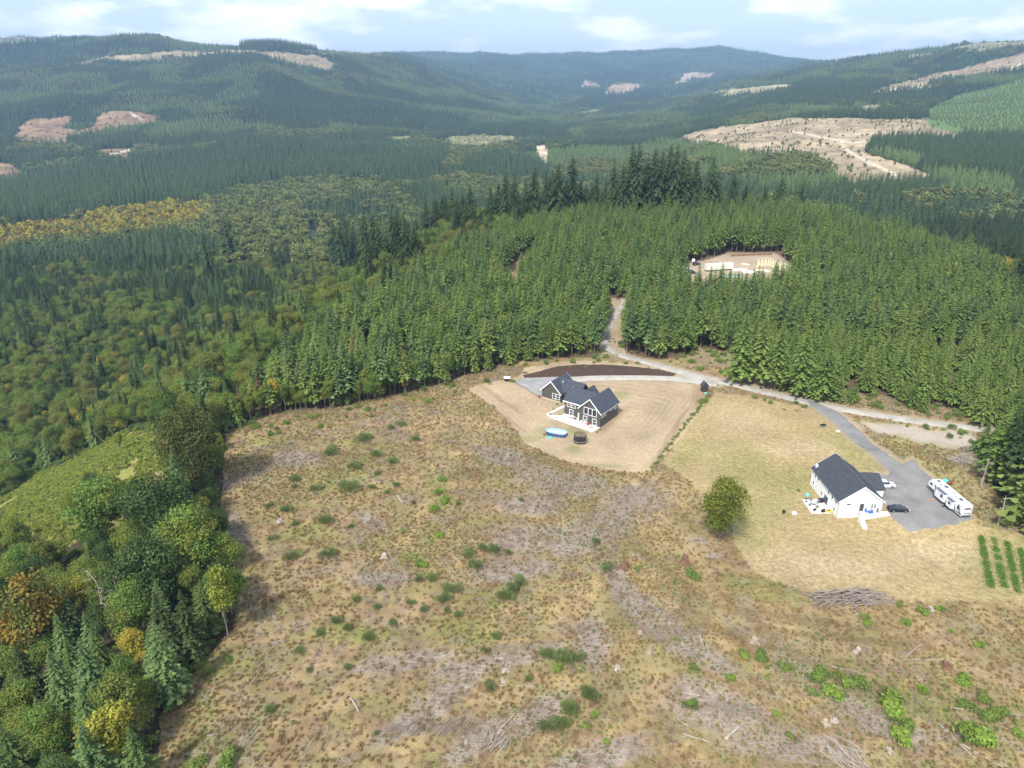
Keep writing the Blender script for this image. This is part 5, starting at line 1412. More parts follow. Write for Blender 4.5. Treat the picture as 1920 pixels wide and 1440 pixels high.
# ------------------------------------------------------------------ wood on the ground
def log_mesh(L_, r0, seed, knots=3):
    r = np.random.default_rng(seed); rings = []
    for k in range(7):
        t = k/6; rr = r0*(1-.45*t)*r.uniform(.88, 1.1)
        rings.append([(L_*(t-.5), rr*math.cos(a)+.06*math.sin(t*5+seed), rr*math.sin(a)+r0*.8) for a in np.linspace(0, 2*PI, 8)[:-1]])
    b = MB().loft(rings)
    for _ in range(knots):
        x = r.uniform(-.4, .4)*L_; a = r.uniform(0, PI); l = r.uniform(.3, .9)
        b.tube((x, 0, r0*.8), (x+l*.6, math.cos(a)*l, r0+math.sin(a)*l), r0*.3, r0*.12, 4)
    return b
for i, (x0, y0, x1, y1, r0, lab) in enumerate([
 (1360,1389,1387,1362,.30,'thick pale log near the bottom, right of centre'),(1347,1335,1353,1368,.14,'short pale log standing out above the thick log'),(1274,1300,1316,1306,.20,'pale log beside the bright shrub in the lower clearing'),
 (1278,1375,1332,1393,.14,'long thin log left of the thick pale log'),(1312,1193,1318,1212,.22,'pale upright looking log at the end of the grey slash strip'),(658,1310,673,1337,.22,'split pale log in the lower left clearing'),
 (933,1378,971,1331,.16,'curved pale log bottom centre'),(1018,896,1025,889,.16,'small pale log below the bare yard'),(745,930,755,945,.26,'thick white log beside the rust orange shrub'),(680,905,690,912,.16,'thin pale log in the upper left clearing'),
 (704,962,706,985,.10,'thin upright pointing stick in the upper clearing'),(428,888,418,905,.10,'pale stick near the left forest edge'),(1290,1362,1270,1350,.12,'thin log lower centre right'),(930,1285,1060,1287,.10,'long grey pole lying across the lower middle of the clearing'),
 (1430,1165,1470,1178,.12,'thin pole right of the lawn track'),(1100,1232,1130,1252,.10,'thin grey pole in the middle of the lower clearing'),(1560,1250,1610,1262,.10,'thin pole above the bright shrubs'),(1690,1236,1800,1240,.09,'long thin pole at the right of the lower clearing'),
 (1700,1230,1740,1200,.08,'leaning thin stick right of the brown track'),(1780,1330,1920,1345,.10,'long pole by the shrubs at the right edge'),(1760,1360,1830,1425,.18,'bleached log at the lower right corner'),(1800,1395,1880,1440,.16,'second bleached log at the bottom right corner'),
 (600,1225,560,1245,.08,'thin grey stick at the lower left'),(700,1120,712,1092,.08,'thin stick in the middle left clearing'),(380,1320,395,1290,.08,'pale bare sapling lying at the lower left forest edge'),(960,1330,900,1300,.10,'pale pole above the curved log')]):
    A = ground(x0, y0); B_ = ground(x1, y1); L_ = math.dist(A[:2], B_[:2]); X, Y = (A[0]+B_[0])/2, (A[1]+B_[1])/2
    o = link('fallen_log', log_mesh(max(L_, .8), r0, i).mesh('fallen_log', deadwood, True), None, (X, Y, hz(X, Y)+.02), (0, -math.atan2(B_[2]-A[2], L_), math.atan2(B_[1]-A[1], B_[0]-A[0]))); tag(o, lab, 'log')
def stump(px, py, w, h, mat, lab, seed):
    X, Y, Z = ground(px, py); r = np.random.default_rng(seed); b = MB(); n = 11; e = []
    jag_ = r.uniform(.55, 1.25, n); ro = r.uniform(.75, 1.3, n)
    for z, k in ((-.1, 1.5), (.15, 1.15), (.5, .9), (1, .8)):
        e.append([(w*k*ro[i]**(1.4 if z < .2 else .6)*math.cos(2*PI*i/n), w*k*ro[i]**(1.4 if z < .2 else .6)*math.sin(2*PI*i/n), h*z*(jag_[i] if z == 1 else 1)) for i in range(n)])
    b.loft(e, cap=False); b.add(e[-1]+[(0, 0, h*.6)], [(i, (i+1) % n, n) for i in range(n)])
    for _ in range(6):
        a = r.uniform(0, 6.28); b.tube((0, 0, .3), (math.cos(a)*w*2.3, math.sin(a)*w*2.3, .05), .12*w, .04, 5)
    o = link('tree_stump', b.mesh('tree_stump', mat), None, (X, Y, Z), r.uniform(0, 6)); tag(o, lab, 'stump')
redwood = simple('rotten_red_wood', (.17,.09,.055), .95, var=.4, scale=2)
for i, q in enumerate([(1171,1066,.75,1.9,redwood,'large rotten red stump below the lone tree, left one'),(1283,1056,.8,1.9,redwood,'large rotten red stump nearest the lone tree'),(721,1045,.7,.9,deadwood,'bleached stump with grey roots in the middle of the clearing'),(525,978,.6,.9,deadwood,'pale stump beside the dark shrubs in the upper left clearing'),
   (948,1258,.4,.5,deadwood,'white topped stump in the lower clearing'),(942,1276,.4,.5,deadwood,'low white stump just below the white topped one'),(1158,1254,.5,.7,deadwood,'white stump at the end of the grey slash in the middle'),(1219,1223,.5,1.1,wood,'tall brown stump near the long grey slash strip'),
   (1414,1205,.6,1.1,wood,'brown stump left of the bright shrubs'),(1774,1250,.7,1.0,redwood,'reddish stump among shrubs at the right'),(1547,1355,.5,.6,wood,'pale stump under the bright shrubs at the bottom right'),(1665,1408,.5,.7,wood,'bleached stump near the bottom right corner'),
   (1565,1352,.45,.5,deadwood,'second pale stump in the bottom right clearing'),(1200,1188,.4,.7,wood,'small brown stump in the middle right'),(874,1393,.4,.5,deadwood,'small white stump at the bottom centre'),(1820,858,.3,.4,wood,'small stump by the brush pile'),(1608,1222,.5,.8,deadwood,'grey stump above the bright shrub band'),(1744,1141,.5,.5,deadwood,'white topped stump at the lawn edge')]):
    stump(*q, 900+i)
def pile(name, px, py, w, d, h, n, lmin, lmax, ang, spread, mat, lab, cat, seed, rad=.09):
    X, Y, Z = ground(px, py); r = np.random.default_rng(seed); b = MB()
    for _ in range(n):
        u = r.uniform(-1, 1); v = r.uniform(-1, 1); t = r.uniform(0, 1)*max(0, 1-math.hypot(u, v)*.75)
        c = Vector((u*w/2, v*d/2, h*t+.1)); a = ang+r.normal()*spread; l = r.uniform(lmin, lmax)/2; tl = r.normal()*.16
        dv = Vector((math.cos(a)*math.cos(tl), math.sin(a)*math.cos(tl), math.sin(tl)))*l
        m_ = c+Vector((r.uniform(-.1,.1), r.uniform(-.1,.1), r.uniform(0,.12)))*l*.5; rr = rad*r.uniform(.5, 1.4)
        b.tube(c-dv, m_, rr, rr*.8, 5, False); b.tube(m_, c+dv, rr*.8, rr*.45, 5, False)
    o = link(name, b.mesh(name, mat), None, (X, Y, Z)); tag(o, lab, cat)
greywood = simple('grey_branches', (.24,.20,.165), .9, var=.45, scale=.9)
pile('log_pile', 1590, 1124, 12, 3.4, 2.6, 150, 2.5, 8, .28, .35, greywood, 'pile of long bleached poles at the lower edge of the lawn', 'log pile', 31, .12)
pile('brush_pile', 1650, 1128, 4.5, 2.4, 1.3, 80, 1.2, 3, -.5, .9, wood, 'tangle of brown branches at the right end of the pole pile', 'brush pile', 32, .06)
pile('brush_pile', 1805, 868, 6.0, 3.4, 3.4, 260, 1.5, 3.5, .2, 1.1, deadwood, 'rounded heap of grey branches at the right beside the firs', 'brush pile', 33, .07)
pile('brush_pile', 1066, 1032, 6, 3.4, .8, 70, 2, 4.5, .5, .9, deadwood, 'grey brush heap in the middle of the clearing', 'brush pile', 34, .07)
pile('brush_pile', 932, 1382, 4, 4, .6, 34, 1.5, 5, 1.0, .4, deadwood, 'sprawling pale branches at the bottom centre', 'brush pile', 35, .07)
pile('brush_pile', 1578, 1408, 4.5, 4.0, .8, 50, 2, 5, 1.9, .4, deadwood, 'pale splintered branches at the bottom right of centre', 'brush pile', 36, .08)
pile('brush_pile', 1310, 1015, 3.6, 2.2, .7, 60, 1, 2.5, .3, 1, deadwood, 'grey root heap left of the lone tree', 'brush pile', 37, .06)
pile('brush_pile', 1340, 1045, 3.0, 1.6, .6, 40, 1, 2.4, -.5, .8, wood, 'small heap of roots below the lone tree', 'brush pile', 38, .06)
pile('brush_pile', 810, 1365, 14, 2.2, .4, 150, 1.5, 4.5, .78, .30, greywood, 'long drift of parallel grey branches running up from the bottom', 'brush pile', 39, .035)
pile('brush_pile', 1280, 1190, 15, 3.0, .4, 170, 1.5, 4.5, -.62, .30, greywood, 'long drift of parallel branches below the lawn track', 'brush pile', 40, .035)
pile('brush_pile', 1380, 1330, 7, 2.4, .4, 70, 1, 4, -.25, .5, greywood, 'loose grey poles left of the bright shrub in the lower clearing', 'brush pile', 41, .04)
pile('brush_pile', 960, 1215, 8, 2.2, .3, 60, 1, 4, .2, .6, greywood, 'loose branches across the centre of the clearing', 'brush pile', 42, .035)

# garden rows
f_crop = foliage('crop_leaves', (.10,.20,.04), (.14,.24,.05))
for i, (x0, y0, x1, y1) in enumerate([(1840,1006,1858,1100),(1864,1010,1884,1103),(1888,1014,1908,1110),(1914,1030,1930,1112),(1936,1020,1956,1115)]):
    A = ground(x0, y0); B_ = ground(x1, y1); n = 3200; r = np.random.default_rng(60+i)
    t = r.random(n); t = t[(vnoise(t*22, np.zeros(len(t)), 5+i) > .25)]; n = len(t)
    C_ = np.column_stack([A[0]+(B_[0]-A[0])*t-A[0], A[1]+(B_[1]-A[1])*t-A[1], np.zeros(n)])
    C_ += r.standard_normal((n, 3))*np.array([.42, .4, 0]); C_[:, 2] = r.uniform(.03, .32, n)+height(C_[:,0]+A[0], C_[:,1]+A[1])-A[2]
    V, T = leaf_quads(C_, .22, r, None, r.uniform(.2, .8, n))
    o = link('crop_row', mesh_np('crop_row', V, np.arange(len(V)).reshape(-1, 4), f_crop, tint=T), None, A)
    tag(o, ['leftmost green vegetable row at the right edge of the lawn','second vegetable row from the left','third vegetable row from the left','fourth vegetable row cut by the picture edge','outermost vegetable row beyond the fourth'][i], 'vegetable row')

# ------------------------------------------------------------------ white house
wx0, wy0 = 78.1, 144.4; wz = hz(78.1, 144.4)
W = empty('white_house', 'white gabled house with charcoal roof beside the grey parking pad', 'house', (wx0, wy0, wz))
body(0, 10.6, 0, 16.2, -1, 4.7, 8.6, 'y').build('wall', whitewall, W)
body(10.62, 14.3, 7, 15.2, -1, 3.7, 5.8, 'x').build('wall', whitewall, W, label='low garage wing wall')
gable(0, 10.6, 0, 16.2, 4.7, 8.6, 'y', .32).build('roof', slate2, W)
gable(7.6, 14.3, 7, 15.2, 3.7, 5.8, 'x', .3).build('roof', slate2, W, label='lower roof over the garage wing')
rake(0, 10.6, (-.34, -1), 4.7, 8.6, .32, parent=W, w=.12); rake(0, 10.6, (16.54, 1), 4.7, 8.6, .32, parent=W, w=.12)
for i in range(12):
    y = 1.6+i*1.15; b = MB(); b.box(5.55, 5.85, y-.13, y+.13, 8.3, 8.62); b.build('roof_vent', greyp, W)
b = MB().box(.4, .9, 15.2, 15.8, 5.0, 6.0); b.build('chimney', white, W)
for y in (1.3, 3.5, 5.7, 12.0, 13.7): window(W, 'x-', 0, y, 3.0, 4.2, 1.0, 1)
for y in (1.6, 8.9, 14.1): window(W, 'x-', 0, y, .8, 2.1, 1.0, 1)
window(W, 'x-', 0, 6.4, .05, 2.15, 1.9, 2, 'door', mat=greyp)
window(W, 'y-', 0, 2.4, 3.5, 4.2, 1.3, 1)
window(W, 'y-', 0, 5.6, 1.95, 4.0, 1.0, 1, 'door', mat=greyp); window(W, 'y-', 0, 8.4, 2.5, 4.1, 1.5, 2, gl=simple('curtained_glass', (.16,.24,.21), .2))
MB().box(.02, .10, -.10, -.02, 0, 4.5).build('downspout', greyp, W); MB().box(10.4, 10.48, -.10, -.02, 1.9, 4.4).build('downspout', greyp, W)
MB().box(14.31, 14.36, 8.2, 13.8, 1.7, 3.5).build('garage_door', white, W)
b = MB().box(4.9, 12.0, -1.45, -.03, -1, 1.9); b.build('porch', conc, W)
b = MB()
for i in range(9): b.box(4.4-.02*i, 5.4+.02*i, -1.5-.38*(i+1), -1.5-.38*i-.001, -1.2, 1.72-.2*i)
b.build('steps', conc, W)
b = MB(); b.tube((4.5,-1.6,1.7), (4.5,-1.6,2.7), .03); b.tube((4.5,-1.6,2.7), (4.5,-4.8,.9), .03); b.tube((4.5,-4.8,.0), (4.5,-4.8,.9), .03); b.tube((4.5,-1.6,2.7),(4.5,-.1,2.7),.03); b.build('handrail', greyp, W)
t = empty('deck_cooler', 'blue cooler on the porch of the white house', 'cooler', (wx0+7.6, wy0-.8, wz+1.9)); MB().box(-.45,.45,-.28,.28,0,.45).build('body', bluep, t); MB().box(-.47,.47,-.3,.3,.45,.55).build('lid', bluep, t)
chair('porch_chair', 'red chair behind the blue cooler on the porch', wx0+8.1, wy0-.35, wz+1.9, 0, red, local=False)
chair('porch_chair', 'blue chair at the left of the blue cooler', wx0+6.7, wy0-.6, wz+1.9, .4, bluep, local=False)
chair('porch_chair', 'dark chair at the right end of the porch', wx0+9.3, wy0-.6, wz+1.9, -.5, greyp, local=False)
ptz = max(hz(73.5, 148), hz(76, 152))
o = link('side_patio', MB().prism([(73.0,146.3),(77.9,146.3),(78.06,152.6),(73.0,152.6)], ptz-.8, ptz+.12).mesh('side_patio', conc)); o['kind'] = 'structure'
ptz += .12
u = empty('patio_umbrella', 'closed turquoise parasol at the back of the white house patio', 'parasol', (73.7, 151.6, ptz))
MB().tube((0,0,0), (0,0,2.4), .03).build('pole', chrome, u); MB().loft([ring(.1, 2.5, 10), ring(.55, 2.0, 10), ring(.5, 1.75, 10)]).build('canopy', turq, u); MB().loft([ring(.3, 0, 10), ring(.3, .1, 10)]).build('base', blackp, u)
t = empty('glass_table', 'round table in the middle of the white house patio', 'table', (74.9, 150.2, ptz)); MB().loft([ring(.75, .70, 16), ring(.75, .74, 16)]).build('tabletop', simple('pale_glass', (.45,.50,.50), .15), t)
for a in range(4): MB().tube((.55*math.cos(a*1.57), .55*math.sin(a*1.57), 0), (.5*math.cos(a*1.57), .5*math.sin(a*1.57), .7), .025).build('leg', greyp, t)
for i, (x, y, a) in enumerate([(73.8,149.6,1.3),(75.2,148.7,3.0),(76.0,150.7,-1.2),(74.9,151.6,0)]): chair('patio_chair', ['dark chair left of the round table','dark chair in front of the round table','dark chair between the table and the white house','dark chair behind the round table'][i], x, y, ptz, a, greyp, local=False)
t = empty('gas_grill', 'covered barbecue grill against the white house wall', 'grill', (77.2, 151.2, ptz), .1); MB().loft([[(x*k, y*k*.6, z) for x, y in ((-.7,-.5),(.7,-.5),(.7,.5),(-.7,.5))] for z, k in ((.75, 1), (1.1, 1), (1.25, .7))]).build('lid', simple('navy_cover', (.03,.04,.07), .6), t); MB().box(-.5,.5,-.25,.25,.1,.75).build('cabinet', blackp, t)
t = empty('kayak', 'yellow kayak lying at the lower edge of the white house patio', 'kayak', (77.2, 146.9, ptz), -.35); MB().loft([[(x, w_*math.cos(a), .28+.22*math.sin(a)) for a in np.linspace(0, 2*PI, 9)[:-1]] for x, w_ in ((-1.5,.03),(-1.0,.25),(0,.36),(1.0,.25),(1.5,.03))]).build('hull', yellow, t); MB().loft([[(x*.4, y*.22, z) for x, y in ((-1,-1),(1,-1),(1,1),(-1,1))] for z in (.46, .52)]).build('seat', blackp, t)
for i, (x, y) in enumerate([(75.9, 146.8), (76.3, 147.3), (74.2, 147.6)]):
    t = empty('firewood_rack', ['dark rack beside the yellow kayak','dark bin behind the yellow kayak','small black planter near the front edge of the patio'][i], 'rack', (x, y, ptz), .3*i); MB().box(-.4,.4,-.22,.22,.08,.6-.1*i).build('box', blackp, t)
    for s in (-.35, .35): MB().tube((s, 0, 0), (s, 0, .7), .03).build('post', greyp, t)
X, Y, Z = ground(1469, 964); t = empty('fire_bowl', 'black grill standing on a bare patch of the lawn left of the white house', 'grill', (X, Y, Z)); MB().loft([ring(.3,.55,12), ring(.42,.8,12), ring(.4,1.05,12), ring(.1,1.25,12)]).build('bowl', blackp, t)
for a in range(3): MB().tube((.35*math.cos(a*2.09), .35*math.sin(a*2.09), 0), (.2*math.cos(a*2.09), .2*math.sin(a*2.09), .6), .03).build('leg', blackp, t)
X, Y, Z = ground(1489, 964); t = empty('lawn_crate', 'white lidded crate on the lawn right of the black grill', 'crate', (X, Y, Z), .1); MB().box(-.5,.5,-.3,.3,0,.4).build('box', white, t); MB().box(-.53,.53,-.33,.33,.4,.5).build('lid', white, t)
X, Y, Z = ground(1452, 967); b = MB()
for i in range(9): b.loft([[(.75*math.cos(i*.7)+.18*k*math.cos(a), .4*math.sin(i*.7)+.16*k*math.sin(a), z) for a in np.linspace(0, 6.28, 7)[:-1]] for z, k in ((0, 1), (.15, .9), (.22, .4))])
o = link('stone_ring', b.mesh('stone_ring', simple('fire_ring_stone', (.25,.18,.14), .9)), None, (X, Y, Z)); tag(o, 'low stone fire ring left of the black grill', 'fire ring')
X, Y, Z = ground(1496, 920); o = link('lawn_bush', SH['leafy'][1], None, (X, Y, Z), 0, .55); tag(o, 'single low weed clump on the lawn left of the white house', 'shrub')

# ------------------------------------------------------------------ vehicles
def paint_mat(name, c): return simple(name, c, .25, .0, var=.03, spec=.7)
def wheel(parent, x, y, r, w=.22):
    o = MB().tube((x, y-w/2, r), (x, y+w/2, r), r, r, 16).build('wheel', rubber, parent)
    MB().tube((x, y-w/2-.012*(1 if y < 0 else 0), r), (x, y+w/2+.012*(1 if y > 0 else 0), r), r*.6, r*.6, 12).build('rim', chrome, o)
def car(name, label, cat, X, Y, rz, paintm, kind='sedan'):
    e = empty(name, label, cat, (X, Y, hz(X, Y)+.12), rz)
    def sec(x, z0, z1, w, cr=.86):
        return [(x,-w,z0+.05),(x,-w*1.0,(z0+z1)/2),(x,-w*.97,z1-.06),(x,-w*cr,z1),(x,w*cr,z1),(x,w*.97,z1-.06),(x,w,(z0+z1)/2),(x,w,z0+.05),(x,w*.8,z0),(x,-w*.8,z0)]
    if kind == 'sedan':
        st = [(-2.35,.45,.80,.70),(-2.2,.28,.98,.84),(-1.6,.22,1.02,.92),(-.6,.2,.98,.93),(.5,.2,.96,.93),(1.5,.22,.86,.91),(2.15,.26,.72,.84),(2.38,.38,.58,.66)]
        cb = [(-1.95,.98,1.0,.72,.62),(-1.0,.96,1.32,.80,.60),(-.2,.95,1.44,.82,.60),(.35,.95,1.42,.82,.60),(1.35,.90,.94,.76,.66)]; rf = [(-1.25,.60),(-.9,.61),(.3,.60),(.55,.58)]; wr = .34; wb = 1.42
    else:
        st = [(-2.3,.5,1.0,.80),(-2.2,.32,1.12,.90),(-1.5,.25,1.14,.95),(.4,.25,1.10,.95),(1.3,.26,1.06,.94),(2.1,.3,.92,.88),(2.35,.42,.74,.76)]
        cb = [(-2.18,1.1,1.14,.84,.74),(-1.95,1.1,1.66,.85,.68),(-.5,1.1,1.74,.87,.70),(.2,1.08,1.70,.87,.68),(1.15,1.02,1.08,.80,.70)]; rf = [(-1.95,.69),(-.5,.71),(.15,.69),(.3,.67)]; wr = .38; wb = 1.42
    MB().loft([sec(*s) for s in st]).build('body', paintm, e, smooth=False)
    def cs(x, z0, z1, w0, w1): return [(x,-w0,z0),(x,-w1,z1),(x,w1,z1),(x,w0,z0)]
    MB().loft([cs(*c) for c in cb]).build('windows', glass, e)
    b = MB(); zt = [np.interp(x, [c[0] for c in cb], [c[2] for c in cb]) for x, w in rf]
    b.loft([[(x,-w,z-.04),(x,-w,z+.03),(x,w,z+.03),(x,w,z-.04)] for (x, w), z in zip(rf, zt)]); 
    if kind != 'sedan':
        for s in (-.62, .62): b.tube((-1.8, s, 1.80), (.1, s, 1.80), .025, .025, 5)
    b.build('roof', paintm if kind != 'sedan' else glass, e)
    for x in (-wb, wb):
        for y in (-.84, .84): wheel(e, x, y, wr)
    for y in (-.6, .6):
        MB().box(2.20, 2.36, y-.2, y+.2, .56+(.2 if kind != 'sedan' else 0), .66+(.2 if kind != 'sedan' else 0)).build('headlight', white, e)
        MB().box(-2.36, -2.27, y-.2, y+.2, .74+(.15 if kind != 'sedan' else 0), .84+(.15 if kind != 'sedan' else 0)).build('taillight', red, e)
    return e
g1 = ground(1683, 958)
car('parked_car', 'black sedan parked beside the porch of the white house', 'car', g1[0], g1[1], -.05, paint_mat('black_paint', (.012,.013,.016)))
g2 = ground(1655, 913)
car('parked_car', 'white car with roof rails behind the garage wing of the white house', 'car', g2[0]+.5, g2[1], -.04, paint_mat('white_paint', (.72,.73,.75)), 'suv')
# travel trailer (fifth wheel)
A = ground(1799.5, 973); B_ = ground(1755, 934.5)
hd = math.atan2(B_[1]-A[1], B_[0]-A[0]); 
e = empty('travel_trailer', 'long white travel trailer with black swooshes parked on the grey pad', 'trailer', (A[0]+1.25*math.sin(hd), A[1]-1.25*math.cos(hd), hz(A[0]+1, A[1]+5)+.05), hd)
# local: x forward, left side (towards the camera) is +y
tw = simple('trailer_white', (.74,.75,.77), .4, var=.05, scale=.8); dk = simple('trailer_dark', (.11,.12,.14), .4)
b = MB(); prof = [(0,.65),(10.2,.65),(10.2,1.5),(12.6,1.6),(12.95,2.2),(12.7,3.1),(12.1,3.45),(.15,3.45),(0,3.3)]
n = len(prof); b.add([(p[0],-1.25,p[1]) for p in prof]+[(p[0],1.25,p[1]) for p in prof], [tuple(range(n)), tuple(reversed(range(n,2*n)))]+[(i,i+n,(i+1)%n+n,(i+1)%n) for i in range(n)])
b.build('shell', tw, e)
MB().box(.2, 12.3, -1.2, 1.2, 3.45, 3.51).build('roof', simple('trailer_roof', (.66,.66,.66), .6, var=.06), e)
for i, (x, y, w, d, h) in enumerate([(2.6,.05,.9,.7,.32),(8.4,-.1,.9,.7,.32),(11.2,0,.7,.6,.28)]): MB().loft([[(x+a*w/2*k, y+c*d/2*k, 3.5+z) for a, c in ((-1,-1),(1,-1),(1,1),(-1,1))] for z, k in ((0,1),(h,.85))]).build('roof_unit', dk, e)
for x, y in ((4.2,.4),(5.6,-.4),(9.6,.5)): MB().box(x-.2, x+.2, y-.2, y+.2, 3.5, 3.62).build('roof_hatch', greyp, e)
for x0, x1, z0, z1 in ((2.7, 4.6, 1.0, 2.9), (5.7, 9.0, 1.0, 3.1)):
    sl = MB().box(x0, x1, 1.26, 2.0, z0, z1).build('slide_out', tw, e)
    MB().box(x0+.5, x0+1.3, 2.0, 2.03, z0+.8, z1-.5).build('pane', glass, sl)
    MB().box(x0-.1, x1+.1, 1.26, 2.1, z1, z1+.06).build('awning', dk, sl)
for x0, x1, z0, z1 in ((1.0,1.8,1.7,2.6),(4.9,5.4,1.0,2.8),(9.6,10.2,1.8,2.6),(11.4,12.3,2.2,2.8)): MB().box(x0, x1, 1.25, 1.28, z0, z1).build('window', glass, e)
b = MB()
for x0 in (.3, 2.0, 9.3):
    b.add([(x0,1.285,.8),(x0+.35,1.285,.8),(x0+1.3,1.285,3.0),(x0+.85,1.285,3.0)], [(0,1,2,3)])
b.add([(0,1.285,1.0),(2.6,1.285,.85),(2.6,1.285,1.05),(0,1.285,1.35)], [(0,1,2,3)])
b.build('stripe', dk, e)
MB().box(-.04, -.0, -.75, .75, 2.45, 2.85).build('window', glass, e)
b = MB(); b.tube((-.1,-1.0,.8), (-.1,-1.0,3.5), .025); b.tube((-.1,-.65,.8), (-.1,-.65,3.5), .025)
for i in range(8): b.tube((-.1,-1.0,.9+i*.33), (-.1,-.65,.9+i*.33), .02)
b.build('ladder', chrome, e)
MB().box(-.06, -.0, -1.15, 1.15, .65, .95).build('bumper', dk, e)
b = MB().add([(-.012,-.9,1.2),(-.012,.5,1.2),(-.012,.9,1.7),(-.012,.2,1.45),(-.012,-.9,1.5)], [(4,3,2,1,0)]); b.build('stripe', dk, e)
for x in (4.2, 5.3):
    for y in (-1.05, 1.05): wheel(e, x, y, .38, .24)
for y in (-.9, .9): MB().tube((11.0, y, 0), (11.0, y, 1.6), .06, .06, 6).build('landing_leg', greyp, e)
b = MB()
for i in range(3): b.box(4.95-.0, 5.5, 1.3+.28*i, 1.55+.28*i, .55-.2*i, .6-.2*i)
b.build('steps', blackp, e)
g3 = ground(1772, 903); o = link('tarp_heap', MB().loft([[(1.0*k*math.cos(a), .7*k*math.sin(a), z) for a in np.linspace(0, 6.28, 10)[:-1]] for z, k in ((0,1),(.5,.8),(.75,.3))]).mesh('tarp_heap', turq), None, (g3[0], g3[1], g3[2])); tag(o, 'turquoise covered heap behind the nose of the travel trailer', 'tarp')
g3 = ground(1780, 908); o = link('red_cart', MB().loft([[(x*.6, y*.4, z) for x, y in ((-1,-1),(1,-1),(1,1),(-1,1))] for z in (.1,.6)]).mesh('red_cart', simple('dull_red', (.22,.05,.05), .6)), None, (g3[0], g3[1], g3[2]), .4); tag(o, 'dull red cart beside the turquoise heap', 'cart')
g3 = ground(1748, 939); o = link('water_can', MB().loft([[(.3*k*math.cos(a), .3*k*math.sin(a), z) for a in np.linspace(0, 6.28, 8)[:-1]] for z, k in ((0,1),(.5,.9),(.7,.3))]).mesh('water_can', simple('orange_plastic', (.6,.2,.04), .5)), None, (g3[0], g3[1], g3[2])); tag(o, 'small orange can on the gravel left of the travel trailer', 'can')

# ------------------------------------------------------------------ building site in the plantation
def at(px, py): return ground(px, py)
A = at(1324, 510); B_ = at(1374, 506); hd = math.atan2(B_[1]-A[1], B_[0]-A[0]); Ls = math.dist(A[:2], B_[:2])
e = empty('box_trailer', 'long cream box trailer parked on the building site', 'trailer', A, hd)
MB().box(0, Ls, 0, 2.6, .9, 3.9).build('box', simple('cream_panels', (.70,.67,.58), .6, var=.08, scale=.6), e)
for x in (Ls*.78, Ls*.86): 
    for y in (.2, 2.4): wheel(e, x, y, .5, .3)
MB().box(Ls*.08, Ls*.14, .3, .6, 0, .9).build('landing_leg', greyp, e)
def frame_wall(name, label, pa, pb, h, step, dbl=False):
    A = at(*pa); B_ = at(*pb); L_ = math.dist(A[:2], B_[:2]); e = empty(name, label, 'wall frame', A, math.atan2(B_[1]-A[1], B_[0]-A[0]))
    MB().box(0, L_, 0, .12, 0, h).build('sheathing', lumber, e)
    b = MB()
    n = int(L_/step)
    for i in range(n+1): b.box(i*L_/n-.06, i*L_/n+.06, -.20, -.01, .2, h)
    b.build('studs', simple('frame_stud', (.30,.25,.17), .8), e)
    MB().box(-.1, L_+.1, -.25, .17, h+.003, h+.2).build('top_plate', lumber, e); MB().box(-.1, L_+.1, -.28, -.02, 0, .19).build('sill_plate', lumber, e)
frame_wall('wall_frame', 'short pale timber wall frame at the left of the new foundation', (1418, 500), (1437, 497), 4.0, 2.0)
frame_wall('wall_frame', 'long pale timber wall frame running down to the right of the site', (1438, 497), (1482, 519), 4.0, 2.0)
A = at(1370, 481); B_ = at(1448, 478); L_ = math.dist(A[:2], B_[:2]); e = empty('retaining_wall', 'brown board retaining wall at the back of the building site', 'wall', A, math.atan2(B_[1]-A[1], B_[0]-A[0]))
MB().box(0, L_, 0, .3, -.3, 1.4).build('board', simple('brown_boards', (.22,.12,.06), .85, var=.3, scale=.8), e); 
for i in range(9): MB().box(i*L_/8-.1, i*L_/8+.1, -.15, -.01, 0, 1.6).build('post', wood, e)
for i, (px, py, w, d, h, m_, lab) in enumerate([(1388,507,8,3.5,.9,white,'white stack of roof trusses right of the cream trailer'),(1404,511,7,3,.8,white,'second white stack in front of the trusses'),(1430,508,8,3,.7,lumber,'pale timber stack by the wall frames'),(1398,496,5,1.5,.4,lumber,'low pile of boards behind the trusses')]):
    A = at(px, py); e = empty('truss_stack', lab, 'stack', A, .1-.3*i)
    b = MB()
    for k in range(7): b.slab([(-w/2, -d/2+d*k/7, h*.2+h*.1*k), (w/2, -d/2+d*k/7, h*.2+h*.1*k), (0, -d/2+d*k/7+.2, h*.6+h*.35), (0, -d/2+d*k/7+.1, h*.6+h*.35)], (0,-1,.1), .12)
    b.box(-w/2, w/2, -d/2, d/2, 0, h*.5); b.build('boards', m_, e)
A = at(1374, 520); e = empty('green_container', 'green topped bin at the near edge of the building site', 'container', A, .05); MB().box(-4,4,-1.5,1.5,0,1.3).build('body', simple('pale_grey_metal', (.42,.46,.44), .5), e); MB().box(-4.1,4.1,-1.6,1.6,1.3,1.5).build('cover', greenp, e)
for i, (px, py, rz, c, k, lab) in enumerate([(1287,505,-.3,(.70,.71,.73),'suv','white car at the left end of the building site'),(1297,513,-.4,(.03,.035,.05),'suv','dark car below the white one at the building site'),(1306,497,.3,(.04,.04,.045),'suv','dark machine left of the cream trailer')]):
    A = at(px, py); car('parked_car' if i < 2 else 'small_truck', lab, 'car' if i < 2 else 'truck', A[0], A[1], rz, paint_mat('site_paint_%s' % ['white', 'navy', 'black'][i], c), k)
A = at(1300, 491.5); o = link('white_tank', MB().loft([ring(.9,0,12), ring(.9,1.5,12), ring(.5,1.9,12)]).mesh('white_tank', white), None, A); tag(o, 'white drum behind the dark vehicle at the building site', 'tank')

